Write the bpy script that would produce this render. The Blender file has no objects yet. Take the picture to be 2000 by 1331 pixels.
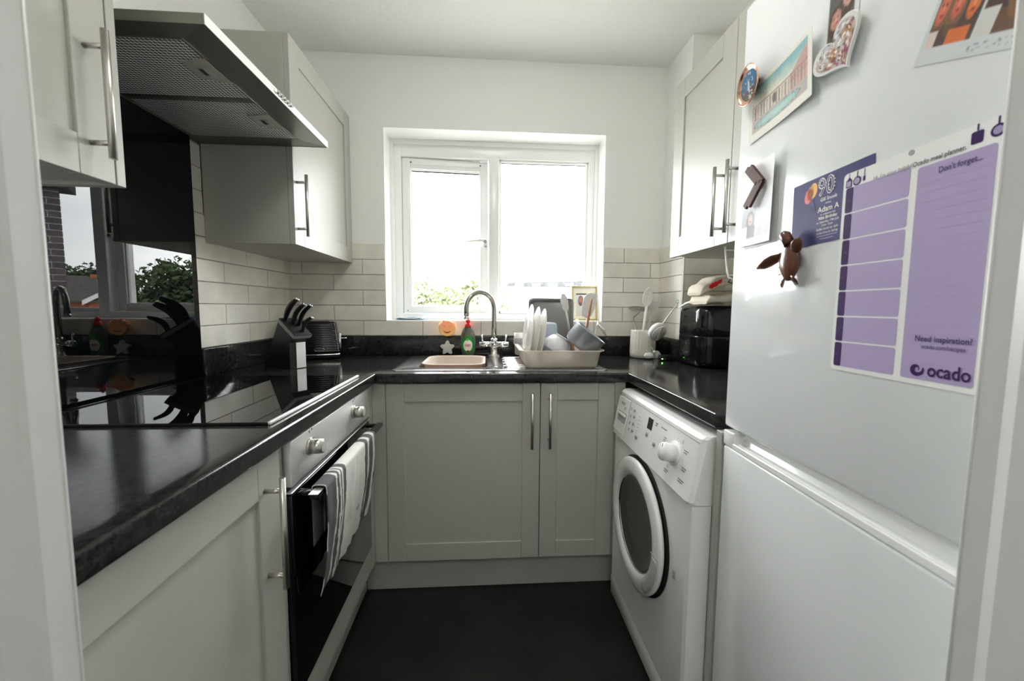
import bpy, bmesh, math, random
from mathutils import Vector, Matrix, noise
R = math.radians
random.seed(7)
S = bpy.context.scene
COL = S.collection

# ---------------------------------------------------------------- camera
CAMZ = 1.163
def setup_camera():
    a, b, c = R(3.73), R(4.754), R(.417)
    F = Vector((math.sin(a)*math.cos(b), math.cos(a)*math.cos(b), -math.sin(b)))
    Rt = Vector((math.cos(a), -math.sin(a), 0))
    U = Rt.cross(F)
    R2 = Rt*math.cos(c) + U*math.sin(c)
    U2 = -Rt*math.sin(c) + U*math.cos(c)
    cd = bpy.data.cameras.new('camera')
    cd.sensor_width = 36; cd.lens = 777.8*36/2000; cd.clip_start = .02; cd.clip_end = 300
    cd.dof.use_dof = True; cd.dof.focus_distance = 1.9; cd.dof.aperture_fstop = 6.3
    co = bpy.data.objects.new('camera', cd); COL.objects.link(co)
    m = Matrix((R2, U2, -F)).transposed().to_4x4()
    m.translation = (0, 0, CAMZ)
    co.matrix_world = m
    S.camera = co
setup_camera()

# ---------------------------------------------------------------- world, lights, exposure
SKY = 10.0
S.view_settings.view_transform = 'Standard'
S.view_settings.look = 'None'
S.view_settings.gamma = 1
S.view_settings.use_curve_mapping = False
S.view_settings.exposure = 1.15
def setup_world():
    w = bpy.data.worlds.new('overcast_sky'); S.world = w; w.use_nodes = True
    nt = w.node_tree; nt.nodes.clear()
    out = nt.nodes.new('ShaderNodeOutputWorld'); bg = nt.nodes.new('ShaderNodeBackground')
    tc = nt.nodes.new('ShaderNodeTexCoord'); mp = nt.nodes.new('ShaderNodeMapping')
    mp.inputs['Scale'].default_value = (1.2, 1.2, 4.5)
    nz = nt.nodes.new('ShaderNodeTexNoise'); nz.inputs['Scale'].default_value = 1.6; nz.inputs['Detail'].default_value = 6
    cr = nt.nodes.new('ShaderNodeValToRGB')
    cr.color_ramp.elements[0].position = .3; cr.color_ramp.elements[0].color = (.74, .77, .81, 1)
    cr.color_ramp.elements[1].position = .7; cr.color_ramp.elements[1].color = (1, 1, 1, 1)
    bg.inputs['Strength'].default_value = SKY
    L = nt.links.new
    L(tc.outputs['Generated'], mp.inputs['Vector']); L(mp.outputs['Vector'], nz.inputs['Vector'])
    L(nz.outputs['Fac'], cr.inputs['Fac']); L(cr.outputs['Color'], bg.inputs['Color']); L(bg.outputs[0], out.inputs[0])
setup_world()
def area(name, loc, rot, sx, sy, power, color=(1, 1, 1), portal=False):
    l = bpy.data.lights.new(name, 'AREA'); l.shape = 'RECTANGLE'; l.size = sx; l.size_y = sy
    l.energy = power; l.color = color
    if portal: l.cycles.is_portal = True
    o = bpy.data.objects.new(name, l); COL.objects.link(o); o.location = loc; o.rotation_euler = rot
    return o
area('window_portal', (.053, 2.44, 1.577), (R(-90), 0, 0), 1.16, 1.0, 1, portal=True)
area('hall_fill_light', (.05, -1.0, 2.36), (0, 0, 0), .5, .5, 4.6, (1, .97, .92))  # unseen fill light, added behind the camera

cy = S.cycles
cy.use_denoising = True
cy.max_bounces = 14; cy.diffuse_bounces = 10; cy.glossy_bounces = 6; cy.transmission_bounces = 8; cy.transparent_max_bounces = 12
cy.sample_clamp_indirect = 8; cy.caustics_reflective = False; cy.caustics_refractive = False

FILL_LAMP = 12.0   # strength of the opal lamp added as fill light
# ---------------------------------------------------------------- materials
MATS = {}
def srgb(r, g, b):
    f = lambda c: (c/12.92 if c <= .04045 else ((c+.055)/1.055)**2.4)
    return (f(r/255), f(g/255), f(b/255))
def mat(name, col=(.8, .8, .8), rough=.5, metal=0, spec=.5, coat=0, trans=0, ior=1.45, bump=0, bscale=40, var=0, vscale=5,
        sub=0, emit=None, emis=0, aniso=0, stretch=None, coat_rough=.03, bdist=.002):
    m = bpy.data.materials.new(name); m.use_nodes = True; nt = m.node_tree
    p = nt.nodes['Principled BSDF']; I = p.inputs
    I['Base Color'].default_value = (*col, 1); I['Roughness'].default_value = rough; I['Metallic'].default_value = metal
    I['Specular IOR Level'].default_value = spec; I['Coat Weight'].default_value = coat; I['Coat Roughness'].default_value = coat_rough
    I['Transmission Weight'].default_value = trans; I['IOR'].default_value = ior
    I['Anisotropic'].default_value = aniso
    if sub: I['Subsurface Weight'].default_value = sub; I['Subsurface Radius'].default_value = (.01, .01, .01)
    if emit: I['Emission Color'].default_value = (*emit, 1); I['Emission Strength'].default_value = emis
    L = nt.links.new
    if bump or var:
        tc = nt.nodes.new('ShaderNodeTexCoord'); mp = nt.nodes.new('ShaderNodeMapping')
        if stretch: mp.inputs['Scale'].default_value = stretch
        L(tc.outputs['Object'], mp.inputs['Vector'])
    if bump:
        n = nt.nodes.new('ShaderNodeTexNoise'); n.inputs['Scale'].default_value = bscale; n.inputs['Detail'].default_value = 4
        b = nt.nodes.new('ShaderNodeBump'); b.inputs['Strength'].default_value = bump; b.inputs['Distance'].default_value = bdist
        L(mp.outputs[0], n.inputs['Vector']); L(n.outputs['Fac'], b.inputs['Height']); L(b.outputs[0], I['Normal'])
    if var:
        n = nt.nodes.new('ShaderNodeTexNoise'); n.inputs['Scale'].default_value = vscale; n.inputs['Detail'].default_value = 5
        cr = nt.nodes.new('ShaderNodeValToRGB')
        cr.color_ramp.elements[0].position = .3; cr.color_ramp.elements[1].position = .7
        cr.color_ramp.elements[0].color = (*[max(0, c*(1-var)) for c in col], 1)
        cr.color_ramp.elements[1].color = (*[min(1, c*(1+var)) for c in col], 1)
        L(mp.outputs[0], n.inputs['Vector']); L(n.outputs['Fac'], cr.inputs['Fac']); L(cr.outputs['Color'], I['Base Color'])
    MATS[name] = m
    return m
M_wall = mat('wall_paint', (.85, .85, .83), .75, bump=.25, bscale=90)
M_ceil = mat('ceiling_textured_paint', (.86, .86, .845), .9, bump=.6, bscale=55, bdist=.004)
M_gloss = mat('gloss_white_trim', (.60, .60, .585), .35, bump=.15, bscale=30)
M_upvc = mat('white_upvc', (.88, .88, .87), .25)
M_cab = mat('greige_cabinet_paint', (.44, .438, .402), .40, spec=.5, bump=.05, bscale=300, bdist=.0005)
M_cabin = mat('cabinet_interior_board', (.46, .45, .41), .6)
M_gap = mat('dark_gap', (.02, .02, .02), .9)
M_steel = mat('brushed_steel', (.62, .60, .56), .32, metal=1, bump=.15, bscale=60, stretch=(1, 1, .05), bdist=.0005)
M_steel2 = mat('brushed_steel_panel', (.92, .92, .91), .5, metal=1, bump=.12, bscale=50, stretch=(1, .05, 1), var=.08, vscale=9, bdist=.0005)
M_hood = mat('hood_satin_steel', (.30, .295, .27), .40, metal=1, bump=.08, bscale=60, stretch=(1, .05, 1), bdist=.0005)
M_chrome = mat('polished_chrome', (.75, .75, .75), .06, metal=1)
M_sink = mat('sink_steel', (.68, .68, .68), .16, metal=1, bump=.06, bscale=25, bdist=.0008)
M_floor = mat('charcoal_floor', (.0125, .0123, .0115), .5, spec=.3, var=.35, vscale=6, bump=.2, bscale=120)
M_splash = mat('black_glass_splashback', (.002, .003, .003), .0, spec=.46)
M_hob = mat('black_ceramic_glass', (.0025, .0025, .0025), .01, spec=.6)
M_blk = mat('black_gloss_plastic', (.006, .006, .007), .09, spec=.5)
M_blkm = mat('black_satin_plastic', (.011, .011, .011), .38)
M_rub = mat('black_rubber', (.01, .01, .01), .6)
M_white = mat('white_enamel', (.90, .91, .90), .22, coat=.3)
M_fridge = mat('white_gloss_fridge', (.80, .83, .83), .19, coat=.5, coat_rough=.05, bump=.02, bscale=6, bdist=.004)
M_wpl = mat('white_plastic', (.76, .76, .74), .3)
M_grey = mat('grey_plastic', (.35, .35, .35), .4)
M_dgrey = mat('dark_display', (.02, .022, .025), .1)
M_grout = mat('pale_grout', (.40, .385, .35), .85)
M_paper = mat('paper_white', (.80, .80, .78), .6)
M_sky = MATS
M_ceramic = mat('white_ceramic', (.80, .79, .76), .12, coat=.4)
M_cream = mat('cream_ribbed_ceramic', (.66, .63, .56), .3)
M_beige = mat('beige_plastic', srgb(228, 212, 200), .42, sub=.15, var=.03)
M_rack = mat('pale_grey_plastic', srgb(240, 233, 225), .4, var=.02, sub=.2)
M_blue = mat('pale_blue_plastic', srgb(206, 214, 226), .35, sub=.1)
M_pan = mat('aluminium_pan', (.42, .45, .48), .38, metal=.75)
M_panin = mat('pan_interior', (.42, .43, .44), .5, metal=.4, var=.35, vscale=90)
M_tray = mat('dark_nonstick_tray', (.24, .24, .235), .34, metal=.9)
M_wood = mat('pale_wood', srgb(196, 140, 96), .5, var=.18, vscale=14, stretch=(1, 1, .15))
M_wood2 = mat('grey_wooden_spoon', srgb(232, 230, 226), .5, var=.05, vscale=12)
M_dwood = mat('carved_dark_wood', srgb(104, 62, 44), .28, coat=.4, var=.4, vscale=60, stretch=(1, 1, .25))
M_dwood2 = mat('dark_wood_magnet', srgb(84, 46, 36), .6, var=.35, vscale=50, stretch=(.3, 1, 1))
M_sil = mat('grey_silicone', srgb(212, 210, 208), .5)
M_red = mat('red_plastic_cap', srgb(236, 40, 48), .3, sub=.1)
M_orange = mat('orange_foam', srgb(255, 170, 110), .8, sub=.3)
M_stars = mat('white_foam', srgb(222, 222, 216), .85)
M_teal = mat('blue_grey_cloth', srgb(96, 134, 158), .9, bump=.6, bscale=150, var=.2)
M_green = mat('label_green', srgb(40, 130, 50), .4)
M_labw = mat('label_white', srgb(240, 238, 228), .4)
M_labr = mat('label_red', srgb(190, 30, 50), .4)
M_labb = mat('label_brown', srgb(120, 60, 30), .4)
M_liq = mat('green_soap_bottle', srgb(138, 148, 136), .08, trans=.5, ior=1.4, spec=.5)
M_cloth = mat('cream_cotton', srgb(214, 206, 188), .9, bump=.5, bscale=120, var=.1)
M_gold = mat('gold_frame', srgb(196, 178, 120), .4, metal=.5)
M_copper = mat('copper_rim', (.85, .50, .36), .18, metal=1)
M_pur = mat('print_dark_purple', srgb(56, 22, 88), .55, spec=.2)
M_purt = mat('print_text_purple', srgb(70, 44, 110), .4)
M_lil = mat('print_lilac', srgb(172, 156, 194), .5, spec=.3, var=.02)
M_lil2 = mat('print_lilac_line', srgb(158, 146, 182), .4)
M_navy = mat('print_navy', srgb(46, 42, 104), .45, spec=.3, var=.25, vscale=20)
M_txtg = mat('print_grey', srgb(120, 120, 124), .5)
M_dark = mat('print_black', srgb(40, 40, 44), .5)
M_led = mat('green_led', (.1, .8, .1), .4, emit=(.15, 1, .1), emis=5)
M_mint = mat('mint_plastic', srgb(150, 205, 190), .4)
M_gunm = mat('window_lock_metal', (.35, .35, .34), .3, metal=1)

def translucent(m, fac):
    """thin plastic that lets some light through its walls"""
    nt = m.node_tree; L = nt.links.new; p = nt.nodes['Principled BSDF']; o = nt.nodes['Material Output']
    t = nt.nodes.new('ShaderNodeBsdfTranslucent'); t.inputs[0].default_value = p.inputs['Base Color'].default_value
    mx = nt.nodes.new('ShaderNodeMixShader'); mx.inputs[0].default_value = fac
    L(p.outputs[0], mx.inputs[1]); L(t.outputs[0], mx.inputs[2]); L(mx.outputs[0], o.inputs[0])
for m_, f_ in ((M_rack, .5), (M_beige, .3), (M_blue, .4), (M_stars, .3), (M_sil, .2), (M_wood2, .15)): translucent(m_, f_)
def attr_mat(name, rough=.4, coat=.2, attr='Col', bump=0, bscale=200):
    m = mat(name, (.8, .8, .8), rough, coat=coat, bump=bump, bscale=bscale)
    n = m.node_tree.nodes.new('ShaderNodeVertexColor'); n.layer_name = attr
    m.node_tree.links.new(n.outputs['Color'], m.node_tree.nodes['Principled BSDF'].inputs['Base Color'])
    return m
M_print = attr_mat('printed_paper', .5, .08)
M_towel = attr_mat('striped_towel', .95, 0, bump=.7, bscale=260)

def glass_mat():
    m = bpy.data.materials.new('window_glass'); m.use_nodes = True; nt = m.node_tree; nt.nodes.clear()
    o = nt.nodes.new('ShaderNodeOutputMaterial'); mx = nt.nodes.new('ShaderNodeMixShader')
    t = nt.nodes.new('ShaderNodeBsdfTransparent'); t.inputs[0].default_value = (.95, .96, .95, 1)
    g = nt.nodes.new('ShaderNodeBsdfGlossy'); g.inputs['Roughness'].default_value = 0
    f = nt.nodes.new('ShaderNodeFresnel'); f.inputs[0].default_value = 1.5
    geo = nt.nodes.new('ShaderNodeNewGeometry'); mr = nt.nodes.new('ShaderNodeMapRange')   # same reflectance from either side of the pane
    mr.inputs['To Min'].default_value = 1.5; mr.inputs['To Max'].default_value = 1/1.5
    L = nt.links.new; L(geo.outputs['Backfacing'], mr.inputs['Value']); L(mr.outputs[0], f.inputs[0]); L(f.outputs[0], mx.inputs[0]); L(t.outputs[0], mx.inputs[1]); L(g.outputs[0], mx.inputs[2]); L(mx.outputs[0], o.inputs[0])
    return m
M_glass = glass_mat()
def granite_mat():
    m = mat('black_speckled_laminate', (.012, .012, .012), .09, spec=.5)
    nt = m.node_tree; L = nt.links.new; p = nt.nodes['Principled BSDF']
    tc = nt.nodes.new('ShaderNodeTexCoord')
    n = nt.nodes.new('ShaderNodeTexNoise'); n.inputs['Scale'].default_value = 85; n.inputs['Detail'].default_value = 8; n.inputs['Roughness'].default_value = .7
    v = nt.nodes.new('ShaderNodeTexVoronoi'); v.inputs['Scale'].default_value = 120
    cr = nt.nodes.new('ShaderNodeValToRGB'); e = cr.color_ramp.elements
    e[0].position = .38; e[0].color = (.010, .010, .0105, 1); e[1].position = .66; e[1].color = (.032, .033, .031, 1)
    c2 = nt.nodes.new('ShaderNodeValToRGB'); e = c2.color_ramp.elements
    e[0].position = .0; e[0].color = (.05, .05, .045, 1); e[1].position = .12; e[1].color = (0, 0, 0, 1)
    mx = nt.nodes.new('ShaderNodeMixRGB'); mx.blend_type = 'ADD'; mx.inputs[0].default_value = 1
    L(tc.outputs['Object'], n.inputs[0]); L(tc.outputs['Object'], v.inputs[0])
    L(n.outputs['Fac'], cr.inputs[0]); L(v.outputs['Distance'], c2.inputs[0])
    L(cr.outputs[0], mx.inputs[1]); L(c2.outputs[0], mx.inputs[2]); L(mx.outputs[0], p.inputs['Base Color'])
    n2 = nt.nodes.new('ShaderNodeTexNoise'); n2.inputs['Scale'].default_value = 420
    b = nt.nodes.new('ShaderNodeBump'); b.inputs['Strength'].default_value = .07; b.inputs['Distance'].default_value = .0008
    L(tc.outputs['Object'], n2.inputs[0]); L(n2.outputs['Fac'], b.inputs['Height']); L(b.outputs[0], p.inputs['Normal'])
    return m
M_top = granite_mat()
def tile_mat(name, c):
    m = mat(name, c, .16, spec=.5, var=.09, vscale=9, bump=.35, bscale=9, bdist=.003)
    return m
TILE = [tile_mat('cream_gloss_tile_%s' % n, c) for n, c in (('a', (.76, .73, .66)), ('b', (.72, .69, .62)), ('c', (.79, .76, .70)), ('d', (.745, .71, .635)))]
def mesh_filter_mat():
    m = mat('grease_filter_mesh', (.5, .5, .5), .45, metal=.35)
    nt = m.node_tree; L = nt.links.new; p = nt.nodes['Principled BSDF']
    tc = nt.nodes.new('ShaderNodeTexCoord'); mp = nt.nodes.new('ShaderNodeMapping')
    mp.inputs['Rotation'].default_value = (0, 0, R(45)); mp.inputs['Scale'].default_value = (150, 150, 150)
    ck = nt.nodes.new('ShaderNodeTexChecker'); ck.inputs['Scale'].default_value = 1
    ck.inputs['Color1'].default_value = (.12, .12, .12, 1); ck.inputs['Color2'].default_value = (.95, .95, .93, 1)
    L(tc.outputs['Object'], mp.inputs[0]); L(mp.outputs[0], ck.inputs[0]); L(ck.outputs['Color'], p.inputs['Base Color'])
    return m
M_filter = mesh_filter_mat()

# ---------------------------------------------------------------- mesh helpers
def frame(o, x, y, z=None):
    x = Vector(x).normalized(); y = Vector(y).normalized()
    z = Vector(z).normalized() if z is not None else x.cross(y).normalized()
    m = Matrix((x, y, z)).transposed().to_4x4(); m.translation = Vector(o)
    return m
ROOT = {}
class MB:
    def __init__(s, M=None):
        s.v = []; s.f = []; s.mi = []; s.sm = []; s.M = M; s.col = []
    def add(s, vs, fs, mi=0, smooth=False, M=None, col=None):
        b = len(s.v)
        for p in vs:
            p = Vector(p)
            if M is not None: p = M @ p
            if s.M is not None: p = s.M @ p
            s.v.append(p)
        s.col += (col if col else [(1, 1, 1)]*len(vs))
        for f in fs:
            s.f.append([b+i for i in f]); s.mi.append(mi); s.sm.append(smooth)
        return s
    def box(s, a, b, bev=0, mi=0, seg=2, M=None):
        x0, y0, z0 = a; x1, y1, z1 = b
        x0, x1 = min(x0, x1), max(x0, x1); y0, y1 = min(y0, y1), max(y0, y1); z0, z1 = min(z0, z1), max(z0, z1)
        vs = [(x0, y0, z0), (x1, y0, z0), (x1, y1, z0), (x0, y1, z0), (x0, y0, z1), (x1, y0, z1), (x1, y1, z1), (x0, y1, z1)]
        fs = [(3, 2, 1, 0), (4, 5, 6, 7), (0, 1, 5, 4), (1, 2, 6, 5), (2, 3, 7, 6), (3, 0, 4, 7)]
        if bev:
            bm = bmesh.new(); bv = [bm.verts.new(p) for p in vs]
            for f in fs: bm.faces.new([bv[i] for i in f])
            bev = min(bev, .49*min(x1-x0, y1-y0, z1-z0))
            bmesh.ops.bevel(bm, geom=bm.edges[:], offset=bev, segments=seg, profile=.5, affect='EDGES')
            bm.verts.index_update()
            vs = [v.co.copy() for v in bm.verts]; fs = [[v.index for v in f.verts] for f in bm.faces]; bm.free()
            return s.add(vs, fs, mi, seg > 1, M)
        return s.add(vs, fs, mi, False, M)
    def cyl(s, p0, p1, r0, r1=None, n=24, mi=0, caps=True, M=None, smooth=True):
        p0, p1 = Vector(p0), Vector(p1); r1 = r0 if r1 is None else r1
        d = (p1-p0).normalized(); u = d.orthogonal().normalized(); w = d.cross(u)
        vs = []
        for p, r in ((p0, r0), (p1, r1)):
            for i in range(n):
                t = 2*math.pi*i/n; vs.append(p+u*(r*math.cos(t))+w*(r*math.sin(t)))
        fs = [(i, (i+1) % n, n+(i+1) % n, n+i) for i in range(n)]
        s.add(vs, fs, mi, smooth, M)
        if caps: s.add(vs[:n], [list(range(n))[::-1]], mi, False, M); s.add(vs[n:], [list(range(n))], mi, False, M)
        return s
    def tube(s, path, r, n=12, mi=0, M=None, caps=True, flat=1.0):
        P = [Vector(p) for p in path]; rs = r if isinstance(r, (list, tuple)) else [r]*len(P)
        T = []
        for i in range(len(P)):
            T.append((P[min(i+1, len(P)-1)]-P[max(i-1, 0)]).normalized())
        u = T[0].orthogonal().normalized(); rings = []
        for i, p in enumerate(P):
            u = (u - T[i]*u.dot(T[i])).normalized(); w = T[i].cross(u)
            rings.append([p+u*(rs[i]*math.cos(2*math.pi*k/n))+w*(rs[i]*flat*math.sin(2*math.pi*k/n)) for k in range(n)])
        return s.loft(rings, caps, caps, mi, True, M)
    def loft(s, rings, cap0=False, cap1=False, mi=0, smooth=True, M=None):
        n = len(rings[0]); vs = [p for r in rings for p in r]; fs = []
        for j in range(len(rings)-1):
            for i in range(n):
                fs.append((j*n+i, j*n+(i+1) % n, (j+1)*n+(i+1) % n, (j+1)*n+i))
        s.add(vs, fs, mi, smooth, M)
        if cap0: s.add(rings[0], [list(range(n))[::-1]], mi, False, M)
        if cap1: s.add(rings[-1], [list(range(n))], mi, False, M)
        return s
    def lathe(s, prof, n=32, mi=0, M=None, smooth=True, caps=True):
        rings = [[(r*math.cos(2*math.pi*i/n), r*math.sin(2*math.pi*i/n), z) for i in range(n)] for r, z in prof]
        return s.loft(rings, caps and prof[0][0] > 1e-5, caps and prof[-1][0] > 1e-5, mi, smooth, M)
    def prism(s, poly, z0, z1, mi=0, M=None, bev=0, smooth=False):
        n = len(poly)
        if not bev: rings = [[(x, y, z0) for x, y in poly], [(x, y, z1) for x, y in poly]]
        else:
            cx = sum(p[0] for p in poly)/n; cyy = sum(p[1] for p in poly)/n
            def sh(k):
                out = []
                for x, y in poly:
                    l = math.hypot(x-cx, y-cyy) or 1; out.append((x-(x-cx)/l*k, y-(y-cyy)/l*k))
                return out
            a = sh(bev); b2 = sh(bev*.3)
            rings = [[(x, y, z0) for x, y in a], [(x, y, z0+bev*.3) for x, y in b2], [(x, y, z0+bev) for x, y in poly],
                     [(x, y, z1-bev) for x, y in poly], [(x, y, z1-bev*.3) for x, y in b2], [(x, y, z1) for x, y in a]]
        return s.loft(rings, True, True, mi, smooth or bool(bev), M)
    def build(s, name, mats, parent=None, origin=None):
        me = bpy.data.meshes.new(name)
        if not isinstance(mats, (list, tuple)): mats = [mats]
        if parent is None:
            if origin is None:
                xs = [p.x for p in s.v]; ys = [p.y for p in s.v]; zs = [p.z for p in s.v]
                origin = Vector(((min(xs)+max(xs))/2, (min(ys)+max(ys))/2, min(zs)))
            origin = Vector(origin)
        else: origin = ROOT[parent.name]
        me.from_pydata([p-origin for p in s.v], [], s.f)
        for m in mats: me.materials.append(m)
        me.polygons.foreach_set('material_index', s.mi); me.polygons.foreach_set('use_smooth', s.sm)
        if any(c != (1, 1, 1) for c in s.col):
            ca = me.color_attributes.new('Col', 'FLOAT_COLOR', 'POINT')
            ca.data.foreach_set('color', [x for c in s.col for x in (*c, 1)])
        bm = bmesh.new(); bm.from_mesh(me)
        if not any(c != (1, 1, 1) for c in s.col): bmesh.ops.remove_doubles(bm, verts=bm.verts, dist=1e-6)
        bmesh.ops.recalc_face_normals(bm, faces=bm.faces); bm.to_mesh(me); bm.free(); me.update()
        o = bpy.data.objects.new(name, me); COL.objects.link(o)
        if parent is None: o.location = origin
        else: o.parent = parent
        ROOT[o.name] = origin
        return o
def tag(o, label=None, cat=None, group=None, kind=None):
    if label: o['label'] = label
    if cat: o['category'] = cat
    if group: o['group'] = group
    if kind: o['kind'] = kind
    return o
def thing(name, loc, label, cat, group=None, kind=None):
    o = bpy.data.objects.new(name, None); COL.objects.link(o); o.location = loc; o.empty_display_size = .05
    ROOT[o.name] = Vector(loc)
    return tag(o, label, cat, group, kind)
def struct(o): o['kind'] = 'structure'; return o
def autosmooth(o, ang=35):
    me = o.data; bm = bmesh.new(); bm.from_mesh(me)
    for e in bm.edges:
        if len(e.link_faces) == 2 and e.calc_face_angle(0) > R(ang): e.smooth = False
    bm.to_mesh(me); bm.free(); return o
def B(a, b, bev=0, seg=2, M=None): return MB(M).box(a, b, bev, 0, seg)
def rrect(x0, x1, y0, y1, r, z, k=6):
    pts = []
    for cx, cyy, a0 in ((x1-r, y1-r, 0), (x0+r, y1-r, 90), (x0+r, y0+r, 180), (x1-r, y0+r, 270)):
        for i in range(k+1):
            t = R(a0+90*i/k); pts.append((cx+r*math.cos(t), cyy+r*math.sin(t), z))
    return pts
def text(s, size, M, m, parent, name='lettering', align='LEFT', off=0, sx=1, fit=None):
    cu = bpy.data.curves.new(name, 'FONT'); cu.body = s; cu.size = size; cu.align_x = align; cu.offset = off; cu.resolution_u = 3
    cu.extrude = 0
    t = bpy.data.objects.new('tmp', cu); COL.objects.link(t)
    bpy.context.view_layer.update()
    me = bpy.data.meshes.new_from_object(t.evaluated_get(bpy.context.evaluated_depsgraph_get()))
    COL.objects.unlink(t); bpy.data.objects.remove(t)
    if fit:
        xs_ = [v.co.x for v in me.vertices]; sx = fit/(max(xs_)-min(xs_))
    mb = MB()
    mb.add([(v.co.x*sx, v.co.y, v.co.z) for v in me.vertices], [list(p.vertices) for p in me.polygons], 0, False, M)
    mb2 = mb.build(name, m, parent)
    bpy.data.meshes.remove(me)
    return mb2
def sheet(M, w, h, nx, ny, fn, warp=None, t=.0004, mb=None):
    """coloured sheet in the local xy plane: origin lower left, thin back"""
    mb = mb or MB()
    vs = []; cs = []
    for j in range(ny+1):
        for i in range(nx+1):
            u, v = i/nx, j/ny
            z = warp(u, v) if warp else 0
            vs.append((u*w, v*h, z+t)); c = fn(u, v); cs.append(tuple(c))
    fs = [(j*(nx+1)+i, j*(nx+1)+i+1, (j+1)*(nx+1)+i+1, (j+1)*(nx+1)+i) for j in range(ny) for i in range(nx)]
    mb.add(vs, fs, 0, True, M, cs)
    N = (nx+1)*(ny+1)
    loop = [i for i in range(nx+1)] + [j*(nx+1)+nx for j in range(1, ny+1)] + [ny*(nx+1)+i for i in range(nx-1, -1, -1)] + [j*(nx+1) for j in range(ny-1, 0, -1)]
    rim = [vs[i] for i in loop]; back = [(p[0], p[1], p[2]-t) for p in rim]; n = len(loop)
    mb.add(rim+back, [(i, n+i, n+(i+1) % n, (i+1) % n) for i in range(n)], 0, False, M, [(.8, .8, .79)]*(2*n))
    bk = [(p[0], p[1], p[2]-t) for p in vs]
    mb.add(bk, [f[::-1] for f in fs], 0, True, M, [(.8, .8, .79)]*N)
    return mb
def mixc(a, b, t): t = max(0, min(1, t)); return tuple(a[i]*(1-t)+b[i]*t for i in range(3))
def fbm(x, y, s=1, z=0): return noise.fractal(Vector((x*s, y*s, z)), .8, 2.0, 4)

# ================================================================ STRUCTURE
XL, XR, YF, YB, ZC = -1.004, 1.15, .34, 2.12, 2.408
struct(B((-1.6, -3.2, -.12), (1.7, 2.12, 0)).build('floor', M_floor))
struct(B((-1.6, -3.2, ZC), (1.7, 2.42, ZC+.15)).build('ceiling', M_ceil))
struct(B((XL-.15, YF, 0), (XL, YB+.0, ZC)).build('wall_left', M_wall))
struct(B((XR, YF, 0), (XR+.15, YB, ZC)).build('wall_right', M_wall))
WX0, WX1, WZ0, WZ1 = -.519, .622, 1.0914, 2.0617
def wall_back():
    y0, y1 = YB, YB+.30
    m = MB()
    m.box((XL-.15, y0, -.1), (XR+.15, y1, WZ0)); m.box((XL-.15, y0, WZ1), (XR+.15, y1, ZC))
    m.box((XL-.15, y0, WZ0), (WX0, y1, WZ1)); m.box((WX1, y0, WZ0), (XR+.15, y1, WZ1))
    return struct(m.build('wall_back', M_wall, origin=(0, YB, 0)))
wb = wall_back()
wcorner = struct(B((.94, 1.864, 0), (1.15, 2.12, ZC)).build('wall_corner', M_wall))
def wall_front():
    m = MB()
    m.box((XL-.15, .19, 0), (-.372, YF, ZC)); m.box((.487, .19, 0), (XR+.15, YF, ZC)); m.box((-.372, .19, 2.03), (.487, YF, ZC))
    return struct(m.build('wall_front', M_wall, origin=(0, .19, 0)))
wall_front()
# the hall behind the camera
struct(B((-1.6, -3.2, 0), (-1.45, .19, ZC)).build('wall_hall_left', M_wall))
struct(B((1.55, -3.2, 0), (1.7, .19, ZC)).build('wall_hall_right', M_wall))
struct(B((-1.6, -3.35, 0), (1.7, -3.2, ZC)).build('wall_hall_end', M_wall))
def door_lining():
    e = thing('door_1', (.05, .26, 0), 'white painted door lining framing the view into the kitchen', 'door frame', kind='structure')
    poly = [(-.344, .34), (-.344, .317), (-.3475, .3145), (-.357, .298), (-.357, .19), (-.372, .19), (-.372, .34)]
    MB().prism([(x, y) for x, y in poly], 0, 2.03, bev=0).build('left_jamb', M_gloss, e)
    MB().cyl((-.3455, .3385, 0), (-.3455, .3385, 2.0), .0022, n=10).build('jamb_bead', M_gloss, e)
    poly = [(.459, .34), (.487, .34), (.487, .19), (.452, .19), (.452, .306), (.459, .319)]
    MB().prism(poly, 0, 2.03).build('right_jamb', M_gloss, e)
    MB().cyl((.4605, .3385, 0), (.4605, .3385, 2.0), .0022, n=10).build('jamb_bead', M_gloss, e)
    B((-.372, .19, 2.0), (.487, .34, 2.03)).build('head_lining', M_gloss, e)
    return e
door_lining()

def ceiling_fill_lamp():  # lamp added out of view to brighten walls and ceiling
    e = thing('ceiling_fill_light', (.07, 1.02, ZC-.09), 'round white opal lamp added as fill light over the kitchen, out of view', 'lamp')
    T = Matrix.Translation((.07, 1.02, ZC))
    MB(T).lathe([(.175, -.001), (.178, -.02), (.170, -.024), (0, -.024)], 48).build('base', M_wpl, e)
    m = mat('opal_fill_lamp_glass', (.8, .8, .78), .4, emit=(1, .975, .93), emis=FILL_LAMP)
    MB(T).lathe([(.165, -.0245), (.160, -.045), (.135, -.070), (.09, -.085), (.04, -.091), (0, -.092)], 48).build('shade', m, e)
ceiling_fill_lamp()

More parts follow.
